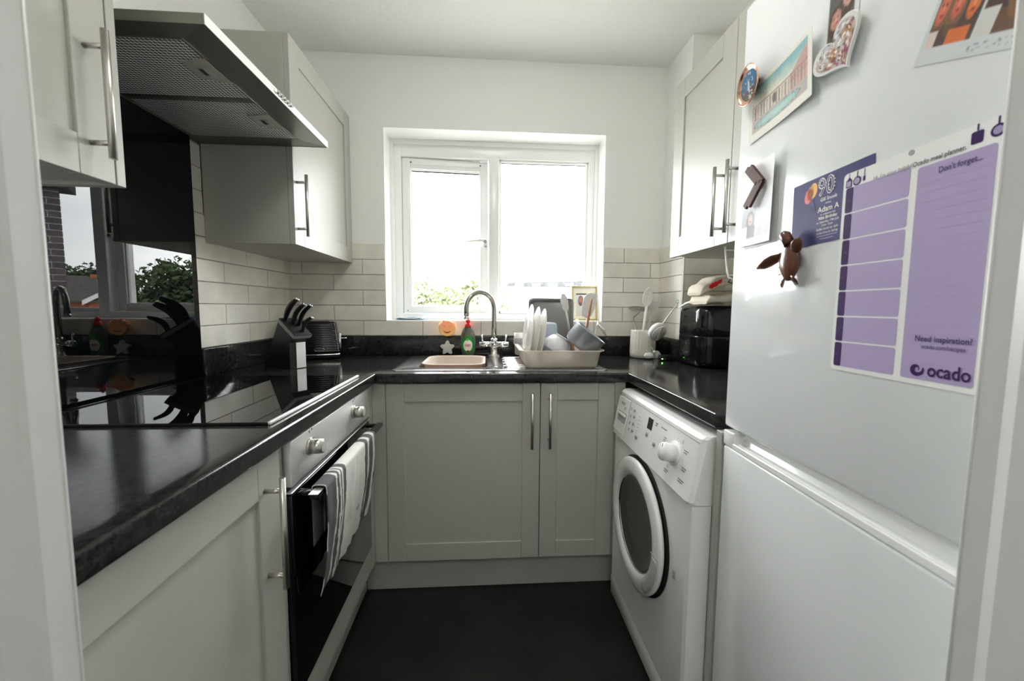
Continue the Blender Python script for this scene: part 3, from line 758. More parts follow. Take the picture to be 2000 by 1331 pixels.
# ================================================================ WASHING MACHINE
def washer():
    x, y0, y1 = .508, .919, 1.512
    e = thing('washing_machine', (.80, 1.215, 0), 'white front-loading washing machine under the right worktop', 'washing machine')
    b = MB(); b.box((x+.058, y0+.001, .012), (1.09, y1-.001, .834), .006); b.box((x+.076, y0+.001, .835), (1.09, y1-.001, .850), .004)
    b.build('body', M_white, e)
    # bowed front panel
    poly = [(x, y0+.016), (x+.004, y0+.004), (x+.012, y0), (x+.06, y0), (x+.06, y1), (x+.012, y1), (x+.004, y1-.004), (x, y1-.016)]
    MB().prism(poly, .088, .672).build('front_panel', M_white, e)
    MB().box((x+.001, y0+.002, .010), (x+.03, y1-.002, .084), .003).build('kick_panel', M_white, e)
    for yy in (y0+.06, y1-.06):
        MB().cyl((x+.06, yy, 0), (x+.06, yy, .015), .02, n=16).build('foot', M_rub, e)
    # fascia: slanted wedge along y
    prof = [(x+.075, .850), (x+.032, .8495), (x+.020, .841), (x-.008, .690), (x-.010, .682), (x-.004, .675), (x+.075, .672)]
    Mp = frame((0, y0, 0), (1, 0, 0), (0, 0, 1), (0, 1, 0))
    f = MB(Mp); rings = []
    for dy, k in ((0, .016), (.006, .004), (.016, 0), (y1-y0-.016, 0), (y1-y0-.006, .004), (y1-y0, .016)):
        rings.append([(min(px+k, x+.075), pz, dy) for px, pz in prof])
    f.loft(rings, True, True, 0, True)
    fo = autosmooth(f.build('fascia', M_white, e), 25)
    # frame on the slanted control face
    A = Vector((x+.020, 0, .841)); Bt = Vector((x-.008, 0, .690)); up = (A-Bt).normalized()
    n = Vector((-up.z, 0, up.x)); n = n if n.x < 0 else -n
    def Fm(y, s, off=0): # viewer's right is -y; s = distance up from fascia bottom
        return frame(Bt+up*s+Vector((0, y, 0))+n*off, (0, -1, 0), up, n)
    H = (A-Bt).length
    # seam lines
    MB(Fm(y1-.004, H-.010)).box((0, 0, -.001), (y1-y0-.01, .0014, .0006)).build('seam', M_grey, fo)
    dr = MB(Fm(y1-.006, .006)); dr.box((0, .0, -.002), (.118, H-.022, .0016), .001, seg=1)
    d = dr.build('detergent_drawer', M_white, e)
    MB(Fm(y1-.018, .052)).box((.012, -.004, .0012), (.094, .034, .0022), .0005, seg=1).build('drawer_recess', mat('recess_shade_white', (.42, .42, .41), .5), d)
    MB(Fm(y1-.018, .072)).box((.014, .0, .0022), (.092, .010, .0075), .002).build('drawer_grip', M_white, d)
    MB(Fm(1.387, .008)).box((0, 0, -.001), (.0014, H-.02, .0006)).build('seam', M_grey, fo)
    text('BOSCH', .012, Fm(y1-.040, .112, .0020), M_txtg, d, off=.0003)
    def marks(y, s_, n_, w_, par=None, dz=.0008, h_=.0022):
        for i in range(n_):
            MB(Fm(y, s_, dz-.0004)).box((0, -i*.006, 0), (w_*(1-.25*(i % 2)), -i*.006+h_, .0004)).build('printed_mark', M_txtg, par or fo)
    marks(1.432, .104, 2, .018, d, .0020)
    # buttons column
    for i, (yy, s) in enumerate(((1.338, .118), (1.334, .096), (1.330, .072), (1.326, .049))):
        MB(Fm(yy, s)).lathe([(.0058, -.001), (.0058, .002), (.0045, .0035), (0, .0038)], 20).build('button', M_grey, e)
    for yy, s in ((1.285, .040), (1.212, .073), (1.152, .062)):
        MB(Fm(yy, s)).lathe([(.0072, -.001), (.0072, .002), (.0058, .0035), (0, .0038)], 20).build('button', M_grey, e)
    for k in range(5):
        MB(Fm(1.292+.002*k*0, .108-.012*k)).lathe([(.0014, -.0005), (.0014, .0008), (0, .001)], 8).build('indicator', M_dark, e)
        for q in (0,):
            text('--', .008, Fm(1.279, .107-.012*k, .0008), M_txtg, fo)
    MB(Fm(1.222, .092)).box((0, 0, -.001), (.034, .036, .0012), .0004, seg=1).build('display', M_dgrey, e)
    c = Fm(1.030, .080)
    MB(c).lathe([(.033, -.001), (.033, .003), (.030, .004), (0, .0042)], 40).build('dial_base', M_white, e)
    kn = MB(c).lathe([(.0255, .004), (.0250, .034), (.0235, .037), (0, .0372)], 40).build('dial', M_white, e)
    MB(c).box((-.001, .012, .0372), (.001, .022, .0377)).build('dial_mark', M_dark, kn)
    for a in range(0, 360, 24):
        t = R(a+90)
        p = c @ Vector((.046*math.cos(t), .040*math.sin(t), .0006))
        text('•' if a % 48 else '—', .008, frame(p, (0, -1, 0), up, n), M_txtg, fo)
    marks(1.168, .122, 2, .014, h_=.0035); marks(1.130, .122, 1, .034); marks(1.102, .100, 5, .016)
    marks(.985, .104, 2, .022); marks(.978, .060, 2, .022); marks(.985, .028, 2, .030); marks(1.065, .022, 2, .024)
    marks(1.375, .118, 2, .012); marks(1.372, .092, 2, .012); marks(1.368, .068, 2, .012); marks(1.364, .046, 2, .012)
    text('2', .013, Fm(1.000, .118, .0008), M_txtg, fo); text('3', .013, Fm(1.052, .030, .0008), M_txtg, fo)
    MB().box((x+.052, y0-.0006, .10), (x+.0535, y0+.001, .675)).build('side_seam', M_grey, e)
    # porthole
    yc, zc = 1.232, .461
    Mo = frame((x, yc, zc), (0, 1, 0), (0, 0, 1), (-1, 0, 0))
    MB(Mo).lathe([(.150, .000), (.2135, .000), (.2135, .0035), (.20, .004), (.150, .004)], 64, caps=False).build('door_surround', M_rub, e)
    prof = [(.146, .004), (.196, .006), (.206, .012), (.2085, .019), (.206, .024), (.197, .0275), (.170, .030), (.156, .026), (.149, .018), (.146, .008)]
    ring = MB(Mo).lathe(prof+[prof[0]], 72, caps=False).build('door', M_white, e)
    g = MB(Mo); g.lathe([(.150, .013), (.146, .016), (.140, .015), (.128, .008), (.10, .004), (0, .003)], 64, caps=False)
    g.build('porthole_glass', mat('porthole_dark_glass', (.045, .050, .047), .28, spec=.9), ring)
    MB(Mo).lathe([(.151, .014), (.152, .020), (.1485, .0205), (.147, .014)], 64, caps=False).build('glass_rim', M_chrome, ring)
    # handle section of the ring on the right (viewer's right = -y)
    hp = []
    pts = []
    for k in range(15):
        t = R(180+2+k*52/14)
        pts.append([(rr*math.cos(t), rr*math.sin(t), zz) for rr, zz in ((.160, .0285), (.176, .0315), (.194, .0305), (.201, .0275), (.198, .0265), (.176, .029), (.162, .027))])
    MB(Mo).loft([p for p in pts], True, True, 0, True).build('handle', mat('off_white_handle', (.62, .62, .60), .35), ring)
    t = R(181)
    MB(Mo).box((-.203, -.004, .0285), (-.158, -.0025, .0315)).build('seam', M_grey, ring)
    MB().box((x-.0045, y0+.062, .438), (x+.002, y0+.071, .462), .001).build('door_latch', M_grey, e)
    MB().cyl((.60, y0-.0015, .765), (.60, y0+.002, .765), .004, n=14).build('side_screw', M_grey, e)
    return e
washer()

# ================================================================ FRIDGE FREEZER
KF = .965
TF = R(2.3066)
dF = Vector((-math.sin(TF), -math.cos(TF), 0)); nF = Vector((-math.cos(TF), math.sin(TF), 0)); zF = Vector((0, 0, 1))
FO = Vector((.58*KF, .9224*KF, 0))       # a point of the fridge's front plane
def fz(z): return CAMZ+KF*(z-CAMZ)
def fs(y): return KF*(.9224-y)/math.cos(TF)
def FM(y, z, off=.0, rot=0):             # measured y, z on the front plane -> frame (x right, y up, z out of the door)
    M = frame(FO+dF*fs(y)+zF*fz(z)+nF*off, dF, zF, nF)
    return M @ Matrix.Rotation(R(rot), 4, 'Z')
def fridge():
    e = thing('fridge_freezer', (.86, .64, 0), 'tall glossy white fridge freezer with magnets and papers, on the right', 'fridge')
    s0, s1 = .006, .526
    F0 = frame(FO, dF, zF, nF)
    ztop = fz(1.834); zg = fz(.8805); zl = fz(.8355)
    # the body is set back behind the doors
    MB(F0).box((s0+.002, .03, -.555), (s1-.002, ztop-.006, -.058), .004).build('body', M_white, e)
    MB(F0).box((s0+.01, .0, -.5), (s1-.01, .028, -.08)).build('base', M_rub, e)
    MB(F0).box((s0+.006, .04, -.0575), (s1-.006, ztop-.02, -.051)).build('door_seal', M_grey, e)
    def slab(z0, z1, name):
        m = MB(F0); m.box((s0, z0, -.05), (s1, z1, 0), .007, seg=3)
        return m.build(name, M_fridge, e)
    slab(zg, ztop, 'fridge_door')
    ld = slab(.045, zl-.0008, 'freezer_door')
    # recessed handle cap along the top of the freezer door
    c = MB(F0)
    z1 = zg-.009
    c.box((s0, zl, -.05), (s0+.040, z1, 0), .002)
    prof = [(0, 0), (0, .0100), (-.0008, .0112), (-.003, .0112), (-.010, .0095), (-.018, .013), (-.025, .022), (-.028, z1-zl), (-.05, z1-zl), (-.05, 0)]
    c.loft([[(sx_, zl+py, pz) for pz, py in prof] for sx_ in (s0+.038, s1)], True, True, 0, False)
    c.build('handle_strip', M_white, e)
fridge()

# ---- papers and magnets on the fridge door
def ell(u, v, cu, cv, a, b, rot=0):
    du, dv = u-cu, v-cv; c, s = math.cos(rot), math.sin(rot)
    x, y = (du*c+dv*s)/a, (-du*s+dv*c)/b
    return x*x+y*y
SK = srgb(206, 120, 84); SK2 = srgb(224, 140, 90); HAIR = srgb(70, 42, 30); HAIRB = srgb(120, 84, 50)
def faces(u, v, bg, L):
    c = bg
    for (cu, cv, a, b, rot, sk, hr) in L:
        d = ell(u, v, cu, cv-.3*b, a*1.45, b*1.75, rot)
        if d < 1: c = mixc(hr, bg, max(0, d-.85)*6)
        d = ell(u, v, cu, cv, a, b, rot)
        if d < 1:
            c = mixc(sk, tuple(x*.6 for x in sk), d*.8)
            if ell(u, v, cu, cv-.42*b, a*.38, b*.13, rot) < 1: c = srgb(150, 60, 50)
            for s in (-1, 1):
                if ell(u, v, cu+s*.38*a, cv+.22*b, a*.17, b*.08, rot) < 1: c = srgb(60, 36, 30)
            if ell(u, v, cu, cv-.05*b, a*.10, b*.16, rot) < 1: c = mixc(sk, (1, .7, .6), .25)
    return c
def planner():
    w, h = fs(.408)-fs(.6155), fz(1.3755)-fz(1.0665)
    y0, z0 = .6155, 1.0665
    e = thing('meal_planner', FM(y0, z0).translation, 'white and lilac weekly meal planner sheet with purple Ocado logo on the fridge', 'planner')
    F = FM(y0, z0, .0012)
    k = KF
    MB(F).prism([(x, y) for x, y, _ in rrect(0, w, 0, h, .006, 0)], -.0011, 0).build('sheet', M_paper, e)
    X = lambda y: fs(y)-fs(y0)
    Z = lambda z: fz(z)-fz(z0)
    p = .0402*k
    zt = Z(1.3525)
    def rr(mb, x0, x1, ya, yb, r, z): mb.prism([(a, b) for a, b, _ in rrect(x0, x1, ya, yb, r, 0, 3)], 0.0, z)
    for i in range(7):
        a, b = zt-(i+1)*p+.0022, zt-i*p
        bl = MB(F); rr(bl, X(.6095), X(.5105), a, b, .003, .0003); bl.build('day_box', M_lil, e)
        bd = MB(F); rr(bd, X(.6095), X(.6095)+.0125, a, b, .0028, .0005); bx = bd.build('day_tab', M_pur, e)
        text('MTWTFSS'[i], .0055, F @ Matrix.Translation((X(.6095)+.004, (a+b)/2-.002, .0007)), M_purt, bx)
    g = MB(F); rr(g, X(.5005), X(.4165), Z(1.0735), Z(1.3475), .003, .0003); big = g.build('notes_box', M_lil, e)
    ln = MB(F)
    for i in range(20):
        zz = Z(1.325)-i*.0125*k*.97
        if zz < Z(1.075) or Z(1.105) < zz < Z(1.126): continue
        ln.box((X(.4985)+.004, zz, .0003), (X(.4165)-.004, zz+.0004, .00045))
    ln.build('rule_line', M_lil2, big)
    T = lambda y, z: F @ Matrix.Translation((X(y), Z(z), .0009))
    text("Don't forget...", .0098, T(.475, 1.3335), M_purt, e, off=.00016, fit=.0455*k)
    text('Need inspiration?', .0098, T(.485, 1.1235), M_purt, e, off=.0002, fit=.064*k)
    text('ocado.com/recipes', .0074, T(.476, 1.1145), M_purt, e, off=.00005, fit=.049*k)
    text('ocado', .0225, T(.4665, 1.0800), M_pur, e, off=.0004, fit=.0475*k)
    # swirl logo
    sw = MB(F @ Matrix.Translation((X(.4795), Z(1.0868), .0004)))
    path = []
    for i in range(30):
        t = i/29; a = R(-70-400*t) if False else R(20-330*t-90*t)
        r = .0078*(1-.72*t)
        path.append((r*math.cos(a), r*math.sin(a), .0002))
    rs = [.0005+.0024*math.sin(math.pi*min(1, (i/29)*1.15+.05)) for i in range(30)]
    n = len(path); vs = []
    for i, pnt in enumerate(path):
        q = Vector(pnt); d = (Vector(path[min(i+1, n-1)])-Vector(path[max(i-1, 0)])).normalized(); o = Vector((-d.y, d.x, 0))
        vs += [q+o*rs[i], q-o*rs[i]]
    sw.add(vs, [(2*i, 2*i+1, 2*i+3, 2*i+2) for i in range(n-1)], 0)
    sw.build('logo', M_pur, e)
    text("Hi, I'm your helpful", .0080, T(.5635, 1.3515), M_txtg, e, fit=.0545*k)
    text('Ocado meal planner.', .0082, T(.5075, 1.3510), M_dark, e, off=.00012, fit=.0610*k)
    # hanging utensils, drawn flat
    def P(y, z): return X(y), Z(z)
    z1 = 1.3745
    u = MB(F); x, _ = P(.6055, 0); u.box((x-.0004, Z(1.3655), .0), (x+.0004, Z(z1), .0003)); u.box((x-.0050, Z(1.3535), .0), (x+.0050, Z(1.3645), .0003)); u.prism([(x-.004, Z(1.3645)), (x+.004, Z(1.3645)), (x+.0008, Z(1.3685)), (x-.0008, Z(1.3685))], 0, .0003); u.build('utensil_drawing', M_pur, e)
    u = MB(F); x, _ = P(.5915, 0); u.box((x-.0007, Z(1.364), .0), (x+.0007, Z(z1), .0003)); u.lathe([(.0066, 0), (.0066, .0003)], 24, M=Matrix.Translation((x, Z(1.3598), 0))); u.build('utensil_drawing', M_pur, e)
    u = MB(F); x, _ = P(.5795, 0); u.box((x-.0004, Z(1.364), .0), (x+.0004, Z(z1), .0003)); u.box((x-.0017, Z(1.3565), .0), (x+.0017, Z(1.3635), .0003)); u.build('utensil_drawing', M_pur, e)
    u = MB(F); x, _ = P(.4370, 0); u.box((x-.0008, Z(1.368), .0), (x+.0008, Z(1.377)-.0015, .0003)); u.prism([(a, b) for a, b, _ in rrect(x-.0058, x+.0058, Z(1.3535), Z(1.3675), .002, 0, 3)], 0, .0003); u.build('utensil_drawing', M_pur, e)
    u = MB(F); x, _ = P(.4175, 0); u.box((x-.0008, Z(1.366), .0), (x+.0008, Z(1.377)-.0015, .0003)); u.lathe([(.0068, 0), (.0068, .0003)], 24, M=Matrix.Translation((x, Z(1.3605), 0))); u.build('utensil_drawing', M_pur, e)
    x, _ = P(.6055, 0); MB(F).box((x-.0034, Z(1.355), .0003), (x+.0034, Z(1.363), .0005)).build('utensil_fill', M_lil2, e)
    x, _ = P(.5915, 0); MB(F).lathe([(.0046, .0003), (.0046, .0005)], 20, M=Matrix.Translation((x, Z(1.3598), 0))).build('utensil_fill', M_lil2, e)
    x, _ = P(.4175, 0); MB(F).lathe([(.0044, .0003), (.0044, .0005)], 20, M=Matrix.Translation((x, Z(1.3605), 0))).build('utensil_fill', M_lil2, e)
    MB(F @ Matrix.Translation((X(.5115), Z(1.3715), 0))).lathe([(.0036, 0), (.0036, .0004)], 20).build('punch_hole', M_grey, e)
planner()
def invite():
    y0, z0 = .7245, 1.2745
    w, h = .162*KF, .114*KF
    F = FM(y0, z0, .0002, 1.0)
    e = thing('invitation_card', F.translation, 'dark blue 90th birthday invitation with balloons, tucked behind the meal planner', 'card')
    MB(F).prism([(a, b) for a, b, _ in rrect(0, w, 0, h, .0015, 0, 2)], 0, .0007).build('card', M_navy, e)
    def ba(cx, cy_, a, b, m, rot, nm='balloon'):
        ring = [(cx+a*math.cos(t)*math.cos(rot)-b*math.sin(t)*math.sin(rot), cy_+a*math.cos(t)*math.sin(rot)+b*math.sin(t)*math.cos(rot)) for t in [2*math.pi*i/24 for i in range(24)]]
        MB(F).prism(ring, .0007, .00085).build(nm, m, e)
    MR = mat('balloon_red', srgb(226, 82, 70), .4); MY = mat('balloon_yellow', srgb(236, 172, 60), .4); MO = mat('balloon_orange', srgb(230, 130, 60), .4)
    ba(.036, .084, .0085, .0125, MR, -.2); ba(.040, .088, .007, .012, MO, -.1); ba(.046, .091, .0085, .0125, MY, -.15)
    MB(F).tube([(.046, .078, .0009), (.049, .068, .0009), (.052, .058, .0009)], .0003, 5).tube([(.043, .074, .0009), (.049, .066, .0009), (.053, .056, .0009)], .0003, 5).build('string', M_lil, e)
    T = lambda x, y: F @ Matrix.Translation((x, y, .0010))
    text('90', .040, T(.056, .078), M_labw, e, off=.0009, sx=.82)
    text('90', .040, F @ Matrix.Translation((.056, .078, .0012)), M_navy, e, off=-.0004, sx=.82)
    nb = MB(F)
    for cx, cy_, a, b in ((.0655, .096, .0062, .0075), (.0845, .0915, .0062, .0115)):
        for k in range(12):
            t = 2*math.pi*k/12; nb.lathe([(.0011, .0013), (.0011, .0014)], 8, M=Matrix.Translation((cx+a*math.cos(t), cy_+b*math.sin(t), 0)))
    nb.build('dot_lights', M_labw, e)
    C = .079
    def ct(s, y, sz, off=0): text(s, sz, T(C, y), M_labw, e, align='CENTER', off=off)
    ct('Gill Snook', .068, .0078, .0001); ct('invites', .0622, .0044)
    ct('Adam A', .0505, .0125, .0001)
    ct('to celebrate her', .0450, .0046); ct('90th Birthday', .0385, .0068, .0001)
    ct('on Saturday 19th July', .0325, .0052); ct('from 12am', .0272, .0050); ct('Buffet lunch at 1pm', .0210, .0054)
    ct('at the Church, Sailing', .0150, .0048)
    for yy, ww in ((.0108, .040), (.0062, .026)): MB(F).box((C-ww/2, yy, .0009), (C+ww/2, yy+.0012, .0010)).build('printed_mark', M_lil, e)
invite()
def postcard():
    w, h = fs(.684)-fs(.873), .119*KF
    def warp(u, v): return .0012+.018*max(0, u-.35)**1.6+.004*(v-.4)*max(0, u-.5)
    def fn(u, v):
        if u < .06 or u > .94 or v < .14 or v > .93: return srgb(232, 230, 220)
        a, b = (u-.06)/.88, (v-.14)/.79
        n = .06*fbm(u, v, 9)
        sky = mixc(srgb(226, 224, 208), srgb(132, 186, 192), max(0, min(1, (b-.62)*3+a*.7-.35+n*3)))
        c = sky
        roof = .60+.0*a
        bt = .62 if a < .74 else .62+(a-.74)*1.1
        if b < bt:
            c = srgb(214, 204, 190)
            if a > .70: c = mixc(srgb(188, 140, 138), srgb(206, 176, 162), .5+n*4) if b > .42 else srgb(212, 170, 160)
            k = (a*18) % 1
            if .28 < b < .56 and k < .34: c = srgb(150, 140, 132)
            if abs(b-.58) < .012 or abs(b-.27) < .012: c = srgb(150, 132, 120)
            if a < .14 and ((b*14) % 1 < .4) and ((a*28) % 1 < .5): c = srgb(196, 140, 120)
            if ell(a, b, .42, .44, .04, .11) < 1: c = srgb(120, 112, 108)
        if b < .27:
            c = srgb(186, 180, 172)
            d = ell(a, b, .46, .13, .40, .10)
            if d < 1: c = mixc(srgb(184, 212, 206), srgb(146, 188, 186), d)
            elif d < 1.12: c = srgb(140, 130, 122)
        if fbm(u, v, 30, 4) > .55: c = mixc(c, srgb(120, 108, 100), .45)
        return c
    m = sheet(FM(.873, 1.5215, .0008, 3.4), w, h, 90, 60, fn, warp)
    tag(m.build('picture_postcard', M_print), 'watercolour postcard of a fountain and palace, curling off the fridge door', 'postcard')
postcard()
def plate_magnet():
    e = thing('round_souvenir_magnet', FM(.862, 1.600).translation, 'oval copper-rimmed souvenir plate magnet holding the watercolour postcard', 'magnet')
    F = FM(.862, 1.642, .010, 12) @ Matrix.Diagonal((.84, 1.0, 1, 1))
    MB(F).lathe([(.0, 0), (.030, .0), (.040, .007), (.0415, .010), (.040, .0108), (.0375, .009), (.031, .0055)], 48).build('rim', M_copper, e)
    vs = []; cs = []; fsx = []
    nr, na = 16, 48
    for j in range(nr+1):
        for i in range(na):
            r = .031*j/nr; t = 2*math.pi*i/na; x, y = r*math.cos(t), r*math.sin(t); vs.append((x, y, .0056+.0012*(1-(r/.031)**2)))
            u, v = x/.031, y/.031
            c = mixc(srgb(40, 110, 150), srgb(90, 60, 44), max(0, min(1, .3-v*1.2+.9*fbm(u, v, 2.5))))
            if abs(u-.05) < .09 and v < .3: c = srgb(190, 190, 186)
            if v < -.55 and fbm(u, v, 4, 3) > 0: c = srgb(60, 96, 60)
            if fbm(u, v, 5, 8) > .45: c = srgb(214, 206, 196)
            cs.append(c)
    for j in range(nr):
        for i in range(na): fsx.append((j*na+i, j*na+(i+1) % na, (j+1)*na+(i+1) % na, (j+1)*na+i))
    MB(F).add(vs, fsx, 0, True, None, cs).build('enamel_picture', M_print, e)
    MB(FM(.862, 1.642, .002)).lathe([(.014, -.0012), (.014, .0078)], 24).build('magnet_disc', M_rub, e)
plate_magnet()
def booth_photo():
    def fn(u, v):
        if u < .03 or u > .86: return srgb(214, 216, 216)
        bg = srgb(84, 82, 80)
        c = faces(u, v, bg, [(.62, .56, .17, .13, -.3, srgb(214, 168, 148), HAIR), (.28, .36, .17, .12, .3, srgb(206, 150, 132), HAIR)])
        return c
    m = sheet(FM(.6725, 1.592, .0006, -1), .060*KF, .118*KF, 24, 44, fn)
    tag(m.build('small_photo', M_print), 'narrow dark portrait photo of two people, held by the heart magnet', 'photo')
booth_photo()
def heart_magnet():
    pts = []
    for i in range(64):
        t = 2*math.pi*i/64
        x = 16*math.sin(t)**3; y = 13*math.cos(t)-5*math.cos(2*t)-2*math.cos(3*t)-math.cos(4*t)
        pts.append((x*.0028, y*.0027))
    F = FM(.637, 1.578, .010, 30)
    e = thing('heart_magnet', F.translation, 'glossy heart-shaped souvenir magnet printed with a town view', 'magnet')
    MB(F).prism(pts, -.0035, .0012, bev=.0009).build('heart', M_wpl, e)
    MB(FM(.637, 1.578, .001)).lathe([(.012, -.0005), (.012, .0075)], 20).build('magnet_disc', M_rub, e)
    vs = [(0, .0, .0016)]; cs = [srgb(190, 190, 200)]; fsx = []; nr = 26; n = 64
    def cf(x, y):
        u, v = x/.04, y/.04
        c = mixc(srgb(176, 120, 66), srgb(196, 200, 206), max(0, min(1, .5+1.1*fbm(u, v, 2.2))))
        if v > .35: c = mixc(c, srgb(196, 204, 214), .7)
        if fbm(u, v, 6, 2) > .25: c = srgb(236, 234, 228)
        if fbm(u, v, 7, 5) > .35: c = srgb(90, 64, 52)
        if v < -.25 and fbm(u, v, 6, 9) > .1: c = srgb(150, 70, 96)
        return c
    for j in range(1, nr+1):
        for x, y in pts:
            k = .86*j/nr; vs.append((x*k, y*k, .0016)); cs.append(cf(x*k, y*k))
    for i in range(n): fsx.append((0, 1+i, 1+(i+1) % n))
    for j in range(nr-1):
        for i in range(n): fsx.append((1+j*n+i, 1+(j+1)*n+i, 1+(j+1)*n+(i+1) % n, 1+j*n+(i+1) % n))
    MB(F).add(vs, fsx, 0, True, None, cs).build('town_picture', M_print, e)
heart_magnet()
def party_photo():
    W_, H_ = .190*KF, .16*KF
    def fn(u, v):
        x, y = u*.190, v*.16
        pap = srgb(206, 210, 210)
        if y < .018: return pap if not (x > .062 and .004 < y < .012 and fbm(u, v, 60, 1) > .25) else srgb(150, 154, 160)
        if x < .005: return srgb(202, 210, 210)
        bgd = mixc(srgb(70, 72, 74), srgb(46, 34, 30), max(0, min(1, .5+fbm(u, v, 5))))
        if x < .062:
            a = (x-.005)/.057; b = (y-.018)/.105
            c = faces(a, b, bgd, [(.14, .38, .12, .16, -.25, srgb(214, 110, 76), HAIRB), (.46, .40, .12, .16, -.2, srgb(214, 104, 70), HAIRB), (.80, .36, .12, .16, -.1, srgb(226, 120, 50), HAIR)])
            if b < .16 and a < .22: c = srgb(214, 196, 186)
            elif b < .14 and .45 < a < .9: c = srgb(214, 106, 46)
            elif b < .2: c = mixc(c, srgb(84, 54, 34), .6)
            return c
        if x < .065: return pap
        a = (x-.065)/.06; b = (y-.018)/.105
        c = faces(a, b, bgd, [(.18, .50, .17, .18, -.2, srgb(222, 116, 80), HAIR), (.62, .48, .17, .19, -.2, srgb(206, 104, 72), HAIRB)])
        if b < .26 and a < .30: c = srgb(206, 204, 198)
        elif b < .22: c = mixc(c, srgb(130, 84, 50), .5)
        return c
    # pivot at lower-left corner
    m = sheet(FM(.5195, 1.4835, .0008, -21), W_*.66, H_, 84, 84, lambda u, v: fn(u*.66, v))
    tag(m.build('party_photo', M_print), 'tilted photo print of laughing friends at the top of the fridge', 'photo')
party_photo()
def lower_photos():
    def fnb(u, v): return srgb(216, 218, 218)
    m = sheet(FM(.872, 1.2945, .0005, 1.5), .105*KF, .150*KF, 6, 6, fnb, lambda u, v: .001*u)
    tag(m.build('plain_paper', M_print), 'plain white sheet showing below and behind the small photo print', 'paper')
    def warp(u, v): return .0018+.012*max(0, u-.3)**1.5
    def fn(u, v):
        if v < .09 or v > .47 or u < .14 or u > .95: return srgb(228, 228, 230)
        if .53 < u < .56: return srgb(236, 236, 236)
        if u <= .53:
            a, b = (u-.14)/.39, (v-.09)/.38
            c = mixc(srgb(120, 122, 130), srgb(196, 200, 208), b)
            c = faces(a, b, c, [(.62, .62, .2, .2, 0, srgb(214, 180, 168), srgb(90, 70, 66))])
            if a < .4 and b < .4: c = srgb(236, 236, 236)
            elif b < .4: c = srgb(70, 66, 70)
            return c
        a, b = (u-.56)/.39, (v-.09)/.38
        return mixc(srgb(200, 196, 200), srgb(226, 228, 232), b+.3*fbm(u, v, 8))
    m = sheet(FM(.898, 1.3025, .0012, -1.0), .124*KF, .170*KF, 50, 60, fn, warp)
    tag(m.build('double_photo_print', M_print), 'curling white photo print with two small pictures, under the angled wooden magnet', 'photo')
lower_photos()
def chevron():
    F = FM(.827, 1.424, .0135)
    e = thing('chevron_magnet', F.translation, 'dark wooden arrow-shaped magnet on the curling photo print', 'magnet')
    for sg in (1, -1):
        for k in (0, 1):
            a = Vector((-.027-.0*k+.013*k, sg*.039, 0)); b = Vector((.011+.013*k, 0, 0))
            d = (b-a).normalized(); q = Vector((-d.y, d.x, 0))
            w = .0058
            MB(F).prism([tuple((a-q*w)[:2]), tuple((b-q*w*.9+d*.002)[:2]), tuple((b+q*w+d*.002)[:2]), tuple((a+q*w)[:2])], -.003, .0022+.001*k).build('slat', M_dwood2, e)
    MB(F).lathe([(.008, -.0118), (.008, -.0045)], 16).build('magnet_disc', M_rub, e)
chevron()
def turtle():
    F = FM(.709, 1.253, .012)
    e = thing('turtle_magnet', F.translation, 'carved dark wooden sea turtle magnet below the birthday invitation', 'magnet')
    sh = MB(F)
    rings = []
    n = 24
    for j in range(11):
        t = j/10; y = .030-.066*t
        w = .0245*math.sin(math.pi*min(1, (t*.93+.05)))**.6*(1-.12*t)
        hh = .012*math.sin(math.pi*(t*.9+.06))**.6
        rings.append([(w*math.cos(a), y, max(-.003, hh*math.sin(a))) for a in [2*math.pi*i/n for i in range(n)]])
    sh.loft(rings, True, True, 0, True).build('shell', M_dwood, e)
    for k in range(4):
        y = .016-.013*k
        MB(F).tube([(-.0185+.0015*k, y, .0055), (-.0145, y-.002, .0098)], .0011, 8).build('shell_ridge', M_ceramic if False else mat('pale_carved_nick', srgb(190, 170, 150), .4) if k == 0 else MATS['pale_carved_nick'], e)
    MB(F).tube([(.001, .028, .003), (-.004, .038, .005), (-.009, .046, .006), (-.012, .051, .006)], [.0095, .009, .0095, .005], 14).build('head', M_dwood, e)
    def flip(p, nm):
        P = [Vector(q) for q in p]
        m = MB(F); rs = [.004, .0095, .010, .0075, .0015]
        m.tube(P, rs, 12, flat=.28); m.build(nm, M_dwood, e)
    flip([(-.014, .012, .004), (-.030, .006, .008), (-.045, .000, .011), (-.058, -.005, .012), (-.072, -.008, .013)], 'front_flipper')
    flip([(.013, .012, .004), (.021, .018, .007), (.026, .024, .009), (.030, .029, .010), (.034, .034, .010)], 'front_flipper')
    flip([(-.008, -.030, .002), (-.010, -.035, .003), (-.012, -.040, .003), (-.013, -.044, .002), (-.014, -.047, .001)], 'rear_flipper')
    flip([(.008, -.028, .002), (.013, -.033, .003), (.018, -.037, .003), (.022, -.040, .002), (.025, -.042, .001)], 'rear_flipper')
    MB(F).lathe([(.010, -.0105), (.010, -.002)], 16).build('magnet_disc', M_rub, e)
turtle()

